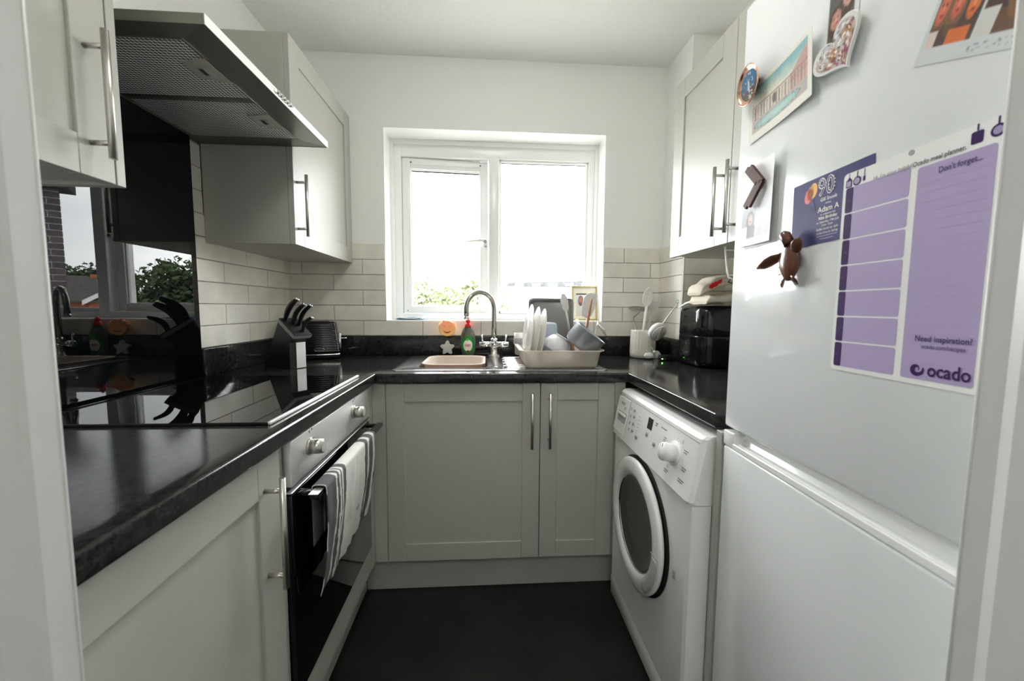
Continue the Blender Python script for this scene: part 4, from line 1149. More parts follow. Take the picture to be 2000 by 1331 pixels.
# ================================================================ SINK AREA
def sink():
    e = thing('sink', (.06, 1.81, .91), 'stainless steel inset sink with drainer on the right', 'sink')
    x0, x1, y0, y1 = -.372, .497, 1.575, 2.055
    bx0, bx1, by0, by1 = -.285, .006, 1.65, 2.015
    m = MB(); K = 8
    outer = [rrect(x0, x1, y0, y1, .02, .9103, K), rrect(x0, x1, y0, y1, .02, .9135, K), rrect(x0+.003, x1-.003, y0+.003, y1-.003, .02, .9145, K),
             rrect(x0+.012, x1-.012, y0+.012, y1-.012, .018, .9128, K),
             rrect(bx0-.012, bx1+.012, by0-.012, by1+.012, .055, .9125, K), rrect(bx0, bx1, by0, by1, .05, .9095, K),
             rrect(bx0+.008, bx1-.008, by0+.008, by1-.008, .05, .80, K), rrect(bx0+.03, bx1-.03, by0+.03, by1-.03, .04, .762, K)]
    m.loft(outer, False, True, 0, True)
    b = autosmooth(m.build('basin', M_sink, e), 40)
    for i in range(8):
        y = 1.66+i*.042
        MB().tube([(.075+.008*(i % 2), y, .9136), (.09, y, .9152), (.46, y, .9152), (.475, y, .9136)], .0035, 8, flat=1).build('drainer_ridge', M_sink, e)
    MB(Matrix.Translation((.043, 1.66, .9126))).lathe([(.009, 0), (.009, .0012), (.004, .0014)], 20).build('overflow_plug', M_gunm, e)
sink()
def tap():
    e = thing('mixer_tap', (.040, 2.022, .913), 'tall swan-neck steel mixer tap with two lever handles behind the sink', 'tap')
    o = Vector((.040, 2.022, .9128)); M_t = mat('tap_brushed_nickel', (.36, .35, .32), .26, metal=1, bump=.1, bscale=60, stretch=(1, 1, .05), bdist=.0004)
    T = Matrix.Translation(o)
    MB(T).lathe([(.0295, 0), (.0295, .005), (.027, .009), (.0185, .010), (.0175, .045), (.0185, .052)], 32).build('base', M_steel, e)
    MB(T).lathe([(.0185, .052), (.0185, .088), (.016, .092), (.0125, .094)], 32).build('body', M_chrome, e)
    # spout: up then arc towards the front-left
    d = Vector((-.80, -.55, 0)).normalized(); rad = .082
    path = [Vector((0, 0, .09)), Vector((0, 0, .16)), Vector((0, 0, .20)), Vector((0, 0, .242))]
    for i in range(1, 19):
        t = math.pi*1.0*i/18*1.04
        path.append(Vector((0, 0, .242))+d*(rad*(1-math.cos(t)))+Vector((0, 0, rad*math.sin(t))))
    last = path[-1]; dirn = (path[-1]-path[-2]).normalized()
    path.append(last+dirn*.025)
    MB(T).tube(path, .0118, 20).build('spout', M_t, e)
    MB(T).cyl(last+dirn*.025, last+dirn*.038, .0128, n=20).build('aerator', M_chrome, e)
    for s in (-1, 1):
        v = MB(T); v.cyl((s*.014, 0, .062), (s*.070, -.002, .062), .0145, n=24); v.cyl((s*.070, -.002, .062), (s*.074, -.002, .062), .0145, .012, n=24)
        vo = v.build('valve', M_chrome, e)
        MB(T).tube([(s*.058, -.002, .074), (s*.060, -.002, .09), (s*.063, -.002, .112)], [.0052, .0046, .0050], 12).build('lever', M_chrome, vo)
tap()
def washing_up_bowl():
    x0, x1, y0, y1 = -.270, -.010, 1.668, 1.975
    m = MB(); K = 8; z = .923
    R_ = lambda k, zz, r=.06: rrect(x0+k, x1-k, y0+k, y1-k, r, zz, K)
    m.loft([R_(.030, .766), R_(.022, .775), R_(.004, z-.006), R_(-.006, z-.004), R_(-.007, z), R_(0, z+.001), R_(.008, z-.006), R_(.026, .780), R_(.036, .774)], True, True, 0, True)
    o = m.build('washing_up_bowl', M_beige)
    tag(o, 'beige plastic washing-up bowl sitting inside the sink', 'washing-up bowl')
washing_up_bowl()
def smiley():
    c = Vector((-.199, 2.070, 1.053)); F = frame(c, (1, 0, 0), (0, 0, 1), (0, -1, 0))
    e = thing('smiley_sponge', (c.x, c.y, 1.0), 'round orange smiling sponge with spiky hair on the wall behind the sink', 'sponge')
    pts = []
    for i in range(240):
        t = 2*math.pi*i/240; r = .0405
        a = math.degrees(t)
        if 12 < a < 48 or 132 < a < 168: r += .0105*abs(((a-12) % 12)/6-1)-.003
        if 100 < a < 122: r += .009*max(0, 1-abs(a-113)/9)
        pts.append((r*math.cos(t)*1.05, r*math.sin(t)*.98))
    vs_m = MB(F); vs_m.prism(pts, 0, .022, bev=.003)
    # colour runs from yellow at the chin to orange at the hair: dye in the foam itself
    z0, z1 = c.z-.042, c.z+.042
    vs_m.col = [mixc(srgb(255, 216, 130), srgb(255, 184, 142), (p.z-z0)/(z1-z0)*1.35) for p in vs_m.v]
    mt = MATS.get('two_tone_foam') or attr_mat('two_tone_foam', .8, 0, bump=.5, bscale=300)
    mt.node_tree.nodes['Principled BSDF'].inputs['Subsurface Weight'].default_value = .25
    vs_m.build('foam_face', mt, e)
    dm = mat('foam_mouth', srgb(200, 70, 40), .8)
    sm = [(-.020+.040*i/12, -.012-.0085*math.sin(math.pi*i/12), .0222) for i in range(13)]
    MB(F).tube(sm, [.0006]+[.0006+.0028*math.sin(math.pi*i/12) for i in range(1, 12)]+[.0006], 8).build('mouth', dm, e)
    em = mat('foam_eye', srgb(255, 176, 130), .8)
    for s in (-1, 1): MB(F).lathe([(.0052, .0215), (.0052, .0228), (.003, .0232)], 18, M=Matrix.Translation((s*.0150+.001, .014, 0))).build('eye', em, e)
    MB(F).lathe([(.012, -.004), (.016, -.0365), (.013, -.0375)][::-1], 20).build('suction_cup', M_upvc, e)
smiley()
def star():
    c = Vector((-.200, 2.072, .9515)); F = frame(c, (1, 0, 0), (0, 0, 1), (0, -1, 0))
    pts = []
    for i in range(60):
        t = 2*math.pi*i/60
        r = .0300+.0072*math.cos(5*(t-math.pi/2))+.0008*math.cos(10*(t-math.pi/2))
        pts.append((r*math.cos(t), r*math.sin(t)*1.02))
    o = MB(F).prism(pts, -.006, .012, bev=.003).build('star_sponge', M_stars)
    tag(o, 'white star-shaped sponge standing below the orange smiling sponge', 'sponge')
star()
def soap():
    x, y = -.0935, 2.068
    e = thing('dish_soap_bottle', (x, y, .913), 'Fairy washing-up liquid bottle with red cap behind the sink', 'bottle')
    prof = [(.030, .915), (.034, .920), (.0375, .95), (.0385, .985), (.036, 1.015), (.029, 1.042), (.019, 1.060), (.0165, 1.063)]
    def ring(r, z, n=40): return [(x+r*math.cos(2*math.pi*i/n)*1.04, y+.68*r*math.sin(2*math.pi*i/n), z) for i in range(n)]
    MB().loft([ring(r, z) for r, z in prof], True, True, 0, True).build('bottle', M_liq, e)
    T = Matrix.Translation((x, y, 0))
    cp = MB(T).lathe([(.0185, 1.0605), (.0175, 1.067), (.0135, 1.078), (.0125, 1.080)], 28).build('cap', M_red, e)
    MB(T).lathe([(.0085, 1.0802), (.0085, 1.084), (.0115, 1.088), (.0118, 1.095), (.008, 1.098), (.005, 1.100), (.0048, 1.106)], 24).build('nozzle', M_red, cp)
    def patch(a0, a1, z0, z1, m, nm, off, shape=None):
        mb = MB(); n = 26; vs = []
        def rad(z):
            for (r0, q0), (r1, q1) in zip(prof[:-1], prof[1:]):
                if q0 <= z <= q1: return r0+(r1-r0)*(z-q0)/(q1-q0)
            return prof[-1][0]
        ac, zc = (a0+a1)/2, (z0+z1)/2
        nn = 10
        for j in range(nn+1):
            for i in range(n):
                t = 2*math.pi*i/n; k = j/nn
                a = R(ac+(a1-a0)/2*math.cos(t)*k); z = zc+(z1-z0)/2*math.sin(t)*k; r = rad(z)+off
                vs.append((x+r*1.04*math.sin(a), y-.68*r*math.cos(a)-off*.3, z))
        mb.add(vs, [(j*n+i, j*n+(i+1) % n, (j+1)*n+(i+1) % n, (j+1)*n+i) for j in range(nn) for i in range(n)], 0, True)
        mb.build(nm, m, e)
    patch(-60, 60, .925, 1.018, M_green, 'label', .0006)
    patch(-35, 35, .936, .996, M_labw, 'label_badge', .0012)
    patch(-10, 12, .932, .942, M_labb, 'label_mark', .0018)
    patch(-14, 8, .990, 1.004, mat('label_light_green', srgb(90, 180, 60), .4), 'label_leaf', .0018)
    text('FAIRY', .0180, frame((x, y-.68*.0385-.0024, .961), (1, 0, 0), (0, 0, 1)), M_labr, e, align='CENTER', off=.0003, sx=.62)
soap()
def sill_cloth():
    m = MB()
    for k in range(3):
        rings = []
        for j in range(9):
            t = j/8; xx = -.478+.004*k+(.160-.02*k)*t
            h = .0045*(.6+.4*math.sin(t*6+k*2)); z0 = WZ0+.0012+k*.0042*(1 if t < .85 else .7)
            rings.append([(xx, 2.178+ .034*math.cos(a)-.004*math.sin(t*7+k), z0+h*.5+h*.5*math.sin(a)+(.004*t if k == 2 else 0)) for a in [2*math.pi*i/14 for i in range(14)]])
        m.loft(rings, True, True, 0, True)
    tag(m.build('dish_cloth', M_teal), 'folded blue-grey cloth on the window sill, left end', 'cloth')
sill_cloth()
def photo_frame():
    T = frame((.478, 2.212, WZ0+.0015), (1, 0, .0), (0, .10, 1))
    e = thing('framed_photo', (.55, 2.22, WZ0), 'thin gold picture frame with a family photo on the window sill', 'picture frame')
    w, h, f = .146, .193, .008
    m = MB(T)
    for a, b in (((0, 0), (f, h)), ((w-f, 0), (w, h)), ((0, 0), (w, f)), ((0, h-f), (w, h))): m.box((a[0], a[1], 0), (b[0], b[1], .010), .0015)
    m.build('moulding', M_gold, e)
    MB(T).box((.003, .003, -.003), (w-.003, h-.003, .002)).build('backing', M_cream, e)
    def fn(u, v):
        if u < .15 or u > .78 or v < .10 or v > .80: return srgb(238, 232, 214)
        a, b = (u-.15)/.63, (v-.1)/.7
        c = mixc(srgb(208, 200, 188), srgb(236, 236, 236), b)
        c = faces(a, b, c, [(.30, .72, .13, .14, 0, srgb(206, 150, 128), srgb(120, 90, 80)), (.75, .30, .14, .13, .2, srgb(196, 140, 120), srgb(96, 66, 50))])
        if b > .95: c = srgb(60, 58, 60)
        if b < .16 and a > .4: c = srgb(120, 84, 66)
        return c
    sheet(T @ Matrix.Translation((f, f, .0026)), w-2*f, h-2*f, 40, 50, fn).build('photo', M_print, e)
photo_frame()

# ---- dish drainer and its dishes
def drainer():
    e = thing('dish_drainer', (.31, 1.79, .915), 'pale grey plastic dish drainer tub standing on the sink drainer', 'dish drainer')
    K = 6; m = MB()
    def rr(x0, x1, y0, y1, r, z): return rrect(x0, x1, y0, y1, r, z, K)
    zb = .9165
    m.loft([rr(.168, .462, 1.618, 1.965, .02, zb), rr(.163, .467, 1.612, 1.972, .025, zb+.006), rr(.158, .476, 1.604, 1.98, .03, .978), rr(.150, .486, 1.596, 1.990, .035, .984),
            rr(.136, .492, 1.590, 1.996, .04, .985), rr(.135, .493, 1.589, 1.997, .04, .989), rr(.152, .484, 1.598, 1.986, .035, .9885),
            rr(.163, .472, 1.609, 1.975, .03, .980), rr(.168, .464, 1.616, 1.966, .025, zb+.010), rr(.172, .460, 1.620, 1.962, .02, zb+.006)], True, True, 0, True)
    m.build('tub', M_rack, e)
    r = MB()
    for i in range(7): r.cyl((.17, 1.655+i*.045, .930), (.46, 1.655+i*.045, .930), .0018, n=8)
    r.build('rack_wires', M_wpl, e)
drainer()
def plate(cx, cy_, cz, r, tx, tz, label, m=M_ceramic, ribs=False):
    n = Vector((1, tz, tx)).normalized()
    u = Vector((0, 1, 0)); u = (u-n*u.dot(n)).normalized(); v = n.cross(u)
    F = frame((cx, cy_, cz), u, v, n)
    m_ = MB(F)
    m_.lathe([(0, -.001), (r*.55, -.001), (r*.60, -.004), (r*.63, -.001), (r*.95, .011), (r, .0135), (r*.985, .0155), (r*.62, .0045), (0, .003)], 56)
    o = m_.build('plate', m)
    tag(o, label, 'plate', 'white dinner plates in the drainer')
plate(.176, 1.76, 1.053, .126, -.10, .02, 'leftmost white plate standing in the dish drainer')
plate(.205, 1.77, 1.048, .122, -.12, .02, 'middle white plate standing in the dish drainer')
plate(.232, 1.78, 1.044, .118, -.14, .02, 'rightmost white plate standing in the dish drainer')
def tray():
    T = frame((.212, 1.968, .932), (1, 0, 0), (0, .06, 1))
    T = T @ Matrix.Rotation(0, 4, 'X')
    w, h = .222, .276; K = 5
    def rr(k, z, r=.02): return rrect(k, w-k, k, h-k, r, z, K)
    m = MB(T); m.loft([rr(.018, -.012), rr(.010, -.010), rr(.004, .004), rr(-.002, .006), rr(-.002, .0075), rr(.006, .0072), rr(.013, -.007), rr(.020, -.0098)], True, True, 0, True)
    tag(m.build('baking_tray', M_tray), 'dark grey baking tray standing upright at the back of the drainer', 'baking tray')
tray()
def tub_blue():
    m = MB(); K = 6
    c = (.293, 1.868)
    def rr(k, z, r=.02): return rrect(c[0]-.045+k, c[0]+.045-k, c[1]-.06+k, c[1]+.06-k, r, z, K)
    m.loft([rr(0, .934), rr(-.002, .937), rr(.003, .945), rr(.009, 1.085), rr(.015, 1.092), rr(.03, 1.094)], True, True, 0, True)
    tag(m.build('plastic_tub', M_blue), 'pale blue plastic tub upside down in the drainer beside the plates', 'tub')
tub_blue()
def bowl_white():
    F = frame((.312, 1.735, .992), (.86, .1, -.5), (0, 1, .1))
    m = MB(F)
    m.lathe([(.030, .046), (.033, .050), (.028, .047), (.045, .036), (.062, .010), (.067, -.018), (.0655, -.019), (.060, .008), (.043, .033), (0, .042)], 48)
    mm = mat('translucent_white_plastic', srgb(236, 238, 242), .3, trans=.25, sub=.1)
    tag(m.build('white_bowl', mm), 'translucent white bowl upside down between the plates and the saucepan', 'bowl')
bowl_white()
def small_cup():
    e = thing('small_cup', (.158, 1.93, .934), 'small white cup at the back left corner of the dish drainer', 'cup')
    MB(Matrix.Translation((.162, 1.925, .934))).lathe([(.018, 0), (.022, .004), (.027, .08), (.0275, .105), (.0255, .105), (.024, .08), (.016, .006), (0, .004)], 32).build('cup', M_ceramic, e)
    MB(Matrix.Translation((.162, 1.925, .934))).lathe([(.0274, .052), (.0279, .053), (.0281, .080), (.0275, .081)], 32).build('grey_band', M_grey, e)
small_cup()
def pan():
    ax = Vector((.60, -.16, .78)).normalized()
    u = Vector((.8, 0, -.6)); u = (u-ax*u.dot(ax)).normalized(); v = ax.cross(u)
    F = frame((.397, 1.69, .993), u, v, ax)
    e = thing('saucepan', (.40, 1.70, .934), 'light grey saucepan tilted on its side at the right of the drainer', 'saucepan')
    MB(F).lathe([(0, 0), (.060, 0), (.069, .006), (.0735, .02), (.0745, .080), (.077, .0835), (.0765, .086), (.0725, .085), (.071, .02), (.064, .008)], 56).build('pan_body', M_pan, e)
    MB(F).lathe([(.0706, .079), (.0706, .0215), (.0636, .0085), (0, .006)], 56).build('interior', M_panin, e)
    h = MB(F); h.tube([(-.03, .070, .070), (-.04, .10, .075), (-.05, .15, .08)], [.006, .009, .010], 12, flat=.6)
    h.build('handle', M_sil, e)
pan()
def slotted_spoon():
    e = thing('slotted_spoon', (.395, 1.90, .93), 'grey silicone spoon with a wooden handle end standing in the drainer', 'spoon')
    d = Vector((-.20, .02, 1)).normalized(); o = Vector((.424, 1.90, .95))
    P = lambda t, x=0: o+d*t+Vector((x, 0, 0))
    MB().tube([P(.0), P(.06), P(.105)], [.007, .0085, .0080], 12).build('wooden_handle', M_wood, e)
    MB().tube([P(.105), P(.14), P(.20)], [.0075, .006, .0065], 12, flat=.7).build('shaft', M_sil, e)
    T = frame(P(.242), (1, 0, .2), d)
    pts = []
    for i in range(40):
        t = 2*math.pi*i/40
        pts.append((.0175*math.cos(t)*(1+.08*math.sin(7*t)), .045*math.sin(t)+.0))
    MB(T).prism(pts, -.003, .003, bev=.001).build('spoon_head', M_sil, e)
slotted_spoon()
def turner():
    e = thing('silicone_turner', (.50, 1.92, .93), 'curved grey silicone turner standing at the right of the drainer', 'spatula')
    d = Vector((.10, .0, 1)).normalized()
    P = lambda t: Vector((.487, 1.935, .99))+d*t
    MB().tube([P(0), P(.06), P(.12)], [.006, .006, .006], 10).build('shaft', M_sil, e)
    T = frame(P(.19), (1, 0, -.1), d)
    pts = [(-.030, -.055), (-.010, -.068), (.014, -.055), (.030, -.01), (.034, .045), (.030, .056), (.0, .058), (-.018, .052), (-.032, .03), (-.036, -.01), (-.035, -.035)]
    MB(T).prism(pts, -.002, .002, bev=.0008).build('blade', M_sil, e)
    e = thing('wooden_spatula', (.49, 1.86, .93), 'slim brown wooden handle leaning in front of the grey turner', 'utensil')
    d = Vector((.16, .02, 1)).normalized(); o = Vector((.452, 1.84, .95))
    MB().tube([o, o+d*.1, o+d*.2, o+d*.25, o+d*.262], [.006, .0075, .0085, .0065, .002], 12, flat=.6).build('handle', M_wood, e)
turner()
def whisk():
    e = thing('wire_whisk', (.53, 1.90, .93), 'small wire whisk poking out beyond the saucepan', 'whisk')
    o = Vector((.520, 1.88, 1.02)); d = Vector((.35, 0, .94)).normalized(); d2 = Vector((.75, 0, -.66)).normalized()
    m = MB()
    m.tube([Vector((.490, 1.88, .975)), o, o+Vector((.010, 0, .055)), o+Vector((.016, 0, .090))], .0022, 8)
    for k in range(6):
        c = o+Vector((.012+.007*k, 0, .062-.006*k)); m.tube([c+Vector((-.002, 0, .012)), c+Vector((.004, -.006, 0)), c+Vector((.008, 0, -.016))], .0012, 6)
    m.tube([o+Vector((.010, 0, .075)), o+Vector((.055, 0, .035))], .0013, 6); m.tube([o+Vector((.016, 0, .045)), o+Vector((.062, 0, .008))], .0013, 6)
    m.build('wires', M_chrome, e)
whisk()

# ================================================================ LEFT COUNTER
def knife_block():
    a = R(-30); u = Vector((math.cos(a), math.sin(a), 0)); v = Vector((-math.sin(a), math.cos(a), 0))
    O = Vector((-.775, 1.617, .9105))
    F = frame(O, u, (0, 0, 1), -v) if False else frame(O, u, (0, 0, 1), u.cross(Vector((0, 0, 1))))
    # local: x=u, y=up, z = u x up = -v direction (towards viewer's left); block spans z from -w to 0
    w = .072
    e = thing('knife_block', O, 'slanted black knife block with steel trim on the left worktop', 'knife block')
    poly = [(-.165, 0), (0, 0), (0, .108), (.036, .134), (-.056, .200)]
    MB(F).prism(poly, -w, 0, bev=0).build('block', M_blkm, e)
    MB(F).box((.0003, .002, -w+.003), (.0025, .106, -.028), .0005, seg=1).build('front_plate', M_steel2, e)
    # steel band around the slanted top
    nrm = Vector((.066, .092)).normalized()
    A, Bp = Vector((-.056, .200)), Vector((.036, .134))
    p = [tuple(A+Vector((-.001, .0))), tuple(Bp+Vector((.001, 0))), tuple(Bp+nrm*.0+Vector((.001, 0))+Vector((nrm.x, nrm.y))*.004), tuple(A+Vector((nrm.x, nrm.y))*.004)]
    MB(F).prism(p, -w-.001, .001).build('top_plate', M_blkm, e)
    low = [tuple(A-Vector((nrm.x, nrm.y))*.014+Vector((-.001, 0))), tuple(Bp-Vector((nrm.x, nrm.y))*.014+Vector((.0, 0))), tuple(Bp+Vector((.0015, 0))), tuple(A+Vector((-.001, 0)))]
    MB(F).prism(low, -w-.0015, .0015).build('trim_band', M_grey, e)
    # knives
    slope = (Bp-A)
    specs = [(.12, -.018, .112, 'largest knife at the back of the black knife block', .0175), (.34, -.036, .105, 'second knife from the back, in the middle row of the block', .015),
             (.42, -.058, .106, 'middle knife at the far side of the knife block', .014), (.80, -.048, .078, 'short front knife standing apart in the knife block', .0125)]
    for t, zz, L, lab, r in specs:
        b2 = A+slope*t
        k = thing('knife', F @ Vector((b2.x, b2.y, zz)), lab, 'knife', 'black handled knives in the block')
        dd = Vector((nrm.x, nrm.y, 0))
        side = Vector((slope.x, slope.y, 0)).normalized()
        pth = []; rs = []
        for i in range(9):
            q = i/8
            c = Vector((b2.x, b2.y, zz))+dd*(.002+L*q)+side*(.016*(q**2)-.004*q) + side*(-.010*math.sin(math.pi*q))
            pth.append(c); rs.append(r*(.68+.32*math.sin(math.pi*min(1, q*1.0+.02)))*(1 if q < .95 else .9))
        MB(F).tube(pth, rs, 14, flat=.62).build('handle', M_blkm, k)
        e1 = pth[-1]; td = (pth[-1]-pth[-2]).normalized()
        MB(F).tube([e1, e1+td*.004, e1+td*.006], [rs[-1]*1.02, rs[-1]*.95, rs[-1]*.5], 14, flat=.62).build('end_cap', M_chrome, k)
        MB(F).cyl(pth[1]+Vector((0, 0, r*.62)), pth[1]+Vector((0, 0, r*.62+.0015)), .0028, n=10).build('rivet', M_chrome, k)
knife_block()
def toaster():
    a = R(17); u = Vector((math.cos(a), math.sin(a), 0)); v = Vector((-math.sin(a), math.cos(a), 0))
    O = Vector((-.700, 1.952, .9105)) - u*.245
    F = frame(O, u, v, (0, 0, 1))
    e = thing('toaster', O+u*.12+v*.07, 'black ribbed two-slice toaster behind the knife block', 'toaster')
    L, D = .245, .140; K = 6
    def rr(k, z, r=.022, kx=None): kx = k if kx is None else kx; return rrect(kx, L-kx, k, D-k, r, z, K)
    rings = [rr(.004, .026), rr(0, .032)]
    z = .032
    for i in range(13):   # horizontal ribs
        k = .018*(i/12)**1.3; kx = .016*(i/12)
        rings += [rr(k, z, .022, kx), rr(k-.0016, z+.005, .022, kx-.0014), rr(k, z+.0095, .022, kx)]
        z += .0105
    rings += [rr(.020, z+.004, .022, .017), rr(.030, z+.009, .018, .026), rr(.040, z+.010, .014, .036)]
    MB(F).loft(rings, True, True, 0, True).build('shell', M_blk, e)
    MB(F).loft([rr(-.002, .018), rr(-.003, .021), rr(-.001, .027)], True, True, 0, True).build('chrome_base', M_chrome, e)
    MB(F).loft([rr(.006, .004), rr(.004, .017)], True, True, 0, True).build('foot_base', M_rub, e)
    for (x, y) in ((.03, .03), (L-.03, .03), (.03, D-.03), (L-.03, D-.03)):
        MB(F).cyl((x, y, 0), (x, y, .006), .009, n=12).build('foot', M_rub, e)
    for y in (.050, .090): B((.05, y-.010, z+.0095), (L-.05, y+.010, z+.0112), M=F).build('slot', M_gap, e)
    lp = MB(F @ Matrix.Translation((.155, -.0005, .046)))
    ring = [(.021*math.copysign(abs(math.cos(t))**.5, math.cos(t)), 0, .0058*math.copysign(abs(math.sin(t))**.7, math.sin(t))) for t in [2*math.pi*i/24 for i in range(25)]]
    lp.tube(ring, .0009, 6, caps=False); lp.build('badge', M_chrome, e)
    lv = MB(F); lv.box((L-.010, .052, .040), (L+.004, .088, .120), .003); lv.build('end_plate', M_chrome, e)
    MB(F).box((L+.002, .062, .092), (L+.030, .078, .098), .002).build('lever', M_chrome, e)
toaster()

# ================================================================ RIGHT COUNTER
def utensil_pot():
    x, y = .803, 1.992
    e = thing('utensil_pot', (x, y, .9105), 'cream ribbed ceramic utensil pot with a small white rabbit at its foot', 'utensil pot')
    n = 96; rings = []
    for z, r in ((.9115, .056), (.914, .0605), (.94, .063), (1.00, .0625), (1.045, .060), (1.052, .060)):
        rings.append([((r-(.0016*(1 if (i//2) % 2 else 0)))*math.cos(2*math.pi*i/n)+x, (r-(.0016*(1 if (i//2) % 2 else 0)))*math.sin(2*math.pi*i/n)+y, z) for i in range(n)])
    for z, r in ((1.054, .0575), (1.05, .0555), (.925, .054)):
        rings.append([(r*math.cos(2*math.pi*i/n)+x, r*math.sin(2*math.pi*i/n)+y, z) for i in range(n)])
    MB().loft(rings, True, True, 0, True).build('pot', M_cream, e)
    c = Vector((.808, 1.918, .928))
    MB().lathe([(0, -.013), (.010, -.011), (.013, 0), (.010, .011), (0, .014)], 20, M=Matrix.Translation(c) @ Matrix.Diagonal((2.0, .9, 1.15, 1))).build('rabbit_body', M_ceramic, e)
    MB().lathe([(0, -.009), (.0065, -.0065), (.009, 0), (.0065, .0065), (0, .009)], 18, M=Matrix.Translation(c+Vector((.026, -.002, .019)))).tube([c+Vector((.024, 0, .025)), c+Vector((.012, .002, .042)), c+Vector((.009, .002, .045))], [.003, .0035, .001], 8).build('rabbit_head', M_ceramic, e)
utensil_pot()
def pot_things():
    e = thing('wooden_spoon', (.79, 1.99, .93), 'pale wooden spoon standing highest in the utensil pot', 'spoon')
    a, b = Vector((.790, 1.985, .935)), Vector((.815, 1.985, 1.178))
    MB().tube([a, a.lerp(b, .5), b], [.0055, .0062, .0070], 12).build('handle', M_wood2, e)
    d = (b-a).normalized(); T = frame(b+d*.042, (1, 0, -.09), d)
    rings = []
    nn = 28
    for k, zz in ((1.0, -.004), (1.04, 0), (1.0, .003), (.86, .0025), (.6, -.001), (.3, -.003)):
        rings.append([(.0255*k*math.cos(t)*(1-.12*math.sin(t)), .048*k*math.sin(t), zz) for t in [2*math.pi*i/nn for i in range(nn)]])
    MB(T).loft(rings, True, True, 0, True).build('spoon_bowl', M_wood2, e)
    e = thing('slotted_turner', (.82, 2.01, .93), 'grey turner with an angled blade behind the wooden spoon', 'spatula')
    a, b = Vector((.812, 2.015, .935)), Vector((.866, 2.030, 1.16))
    MB().tube([a, b], [.005, .006], 10).build('handle', M_sil, e)
    T = frame(b, (.93, 0, .36), (-.36, 0, .93))
    MB(T).prism([(-.008, -.010), (.030, -.004), (.060, .034), (.036, .030), (-.004, .042), (-.020, .024)], -.0015, .0015, bev=.0006).build('blade', M_sil, e)
    e = thing('mesh_skimmer', (.76, 2.02, .93), 'dark wire mesh skimmer leaning left out of the utensil pot', 'skimmer')
    a, b = Vector((.80, 2.015, .935)), Vector((.770, 2.045, 1.115))
    MB().tube([a, b], .0022, 8).build('handle', M_gunm, e)
    c = Vector((.795, 2.045, 1.160)); T = frame(c, (1, 0, 0), (0, .97, .30))
    m = MB(T); R0, R1 = .050, .042
    m.tube([(R0*math.cos(2*math.pi*i/32), R1*math.sin(2*math.pi*i/32), 0) for i in range(33)], .0018, 8, caps=False)
    for i in range(-5, 6):
        q = i/6; L1 = R1*math.sqrt(1-q*q); L0 = R0*math.sqrt(1-q*q)
        m.tube([(q*R0, -L1, 0), (q*R0, 0, -.008*(1-q*q)), (q*R0, L1, 0)], .0011, 6); m.tube([(-L0, q*R1, 0), (0, q*R1, -.008*(1-q*q)), (L0, q*R1, 0)], .0011, 6)
    m.tube([(0, -R1, 0), tuple(T.inverted() @ b)], .0022, 8)
    m.build('wire_mesh', M_gunm, e)
pot_things()
def dish_brush():
    e = thing('dish_brush', (.87, 1.88, 1.05), 'white round dish brush leaning from the pot to the black appliance', 'brush')
    c = Vector((.828, 1.880, 1.052)); tip = Vector((.905, 1.840, 1.186))
    ax = Vector((-.38, -.55, -.40)).normalized()
    ax = Vector((.28, -.82, -.5)).normalized()
    u = Vector((.9, .3, 0)); u = (u-ax*u.dot(ax)).normalized(); F = frame(c, u, ax.cross(u), ax)
    MB(F).lathe([(0, -.026), (.028, -.024), (.043, -.012), (.0475, 0), (.046, .012), (.040, .015)], 40).build('brush_head', M_wpl, e)
    MB(F).lathe([(.040, .0152), (.039, .019), (0, .020)], 32).build('inner_face', M_ceramic, e)
    MB(F).box((-.007, -.039, .0202), (.008, .039, .0245), .0012).build('cream_band', M_cream, e)
    d = (tip-c).normalized()
    MB().tube([c+d*.028, c+d*.08, tip], [.0042, .0036, .0036], 10).build('handle', M_wpl, e)
    T = frame(tip+Vector((-.002, 0, .010)), (1, 0, 0), (0, 0, 1))
    MB(T).tube([(.0062*math.cos(2*math.pi*i/20), .0075*math.sin(2*math.pi*i/20), 0) for i in range(21)], .0016, 8, caps=False).build('hanging_loop', M_mint, e)
dish_brush()
def air_fryer():
    e = thing('air_fryer', (1.02, 1.73, .9105), 'tall glossy black air fryer on the right worktop beside the fridge', 'air fryer')
    x0, x1, y0, y1 = .896, 1.131, 1.600, 1.838; K = 9
    def rr(k, z, r=.055): return rrect(x0+k, x1-k, y0+k, y1-k, r, z, K)
    MB().loft([rr(.012, .914), rr(.004, .922), rr(.002, .94), rr(0, 1.04), rr(0, 1.044), rr(.001, 1.046)], True, True, 0, True).build('drawer_section', M_blk, e)
    MB().loft([rr(.003, 1.0465), rr(.003, 1.0485)], True, True, 0, True).build('seam', M_gap, e)
    MB().loft([rr(.001, 1.049), rr(0, 1.052), rr(.002, 1.150), rr(.007, 1.163), rr(.018, 1.172), rr(.04, 1.176), rr(.07, 1.177)], True, True, 0, True).build('upper_section', M_blk, e)
    for p in ((.94, 1.65), (1.09, 1.65), (.94, 1.79), (1.09, 1.79)):
        MB().cyl((*p, .9105), (*p, .916), .012, n=12).build('foot', M_rub, e)
air_fryer()
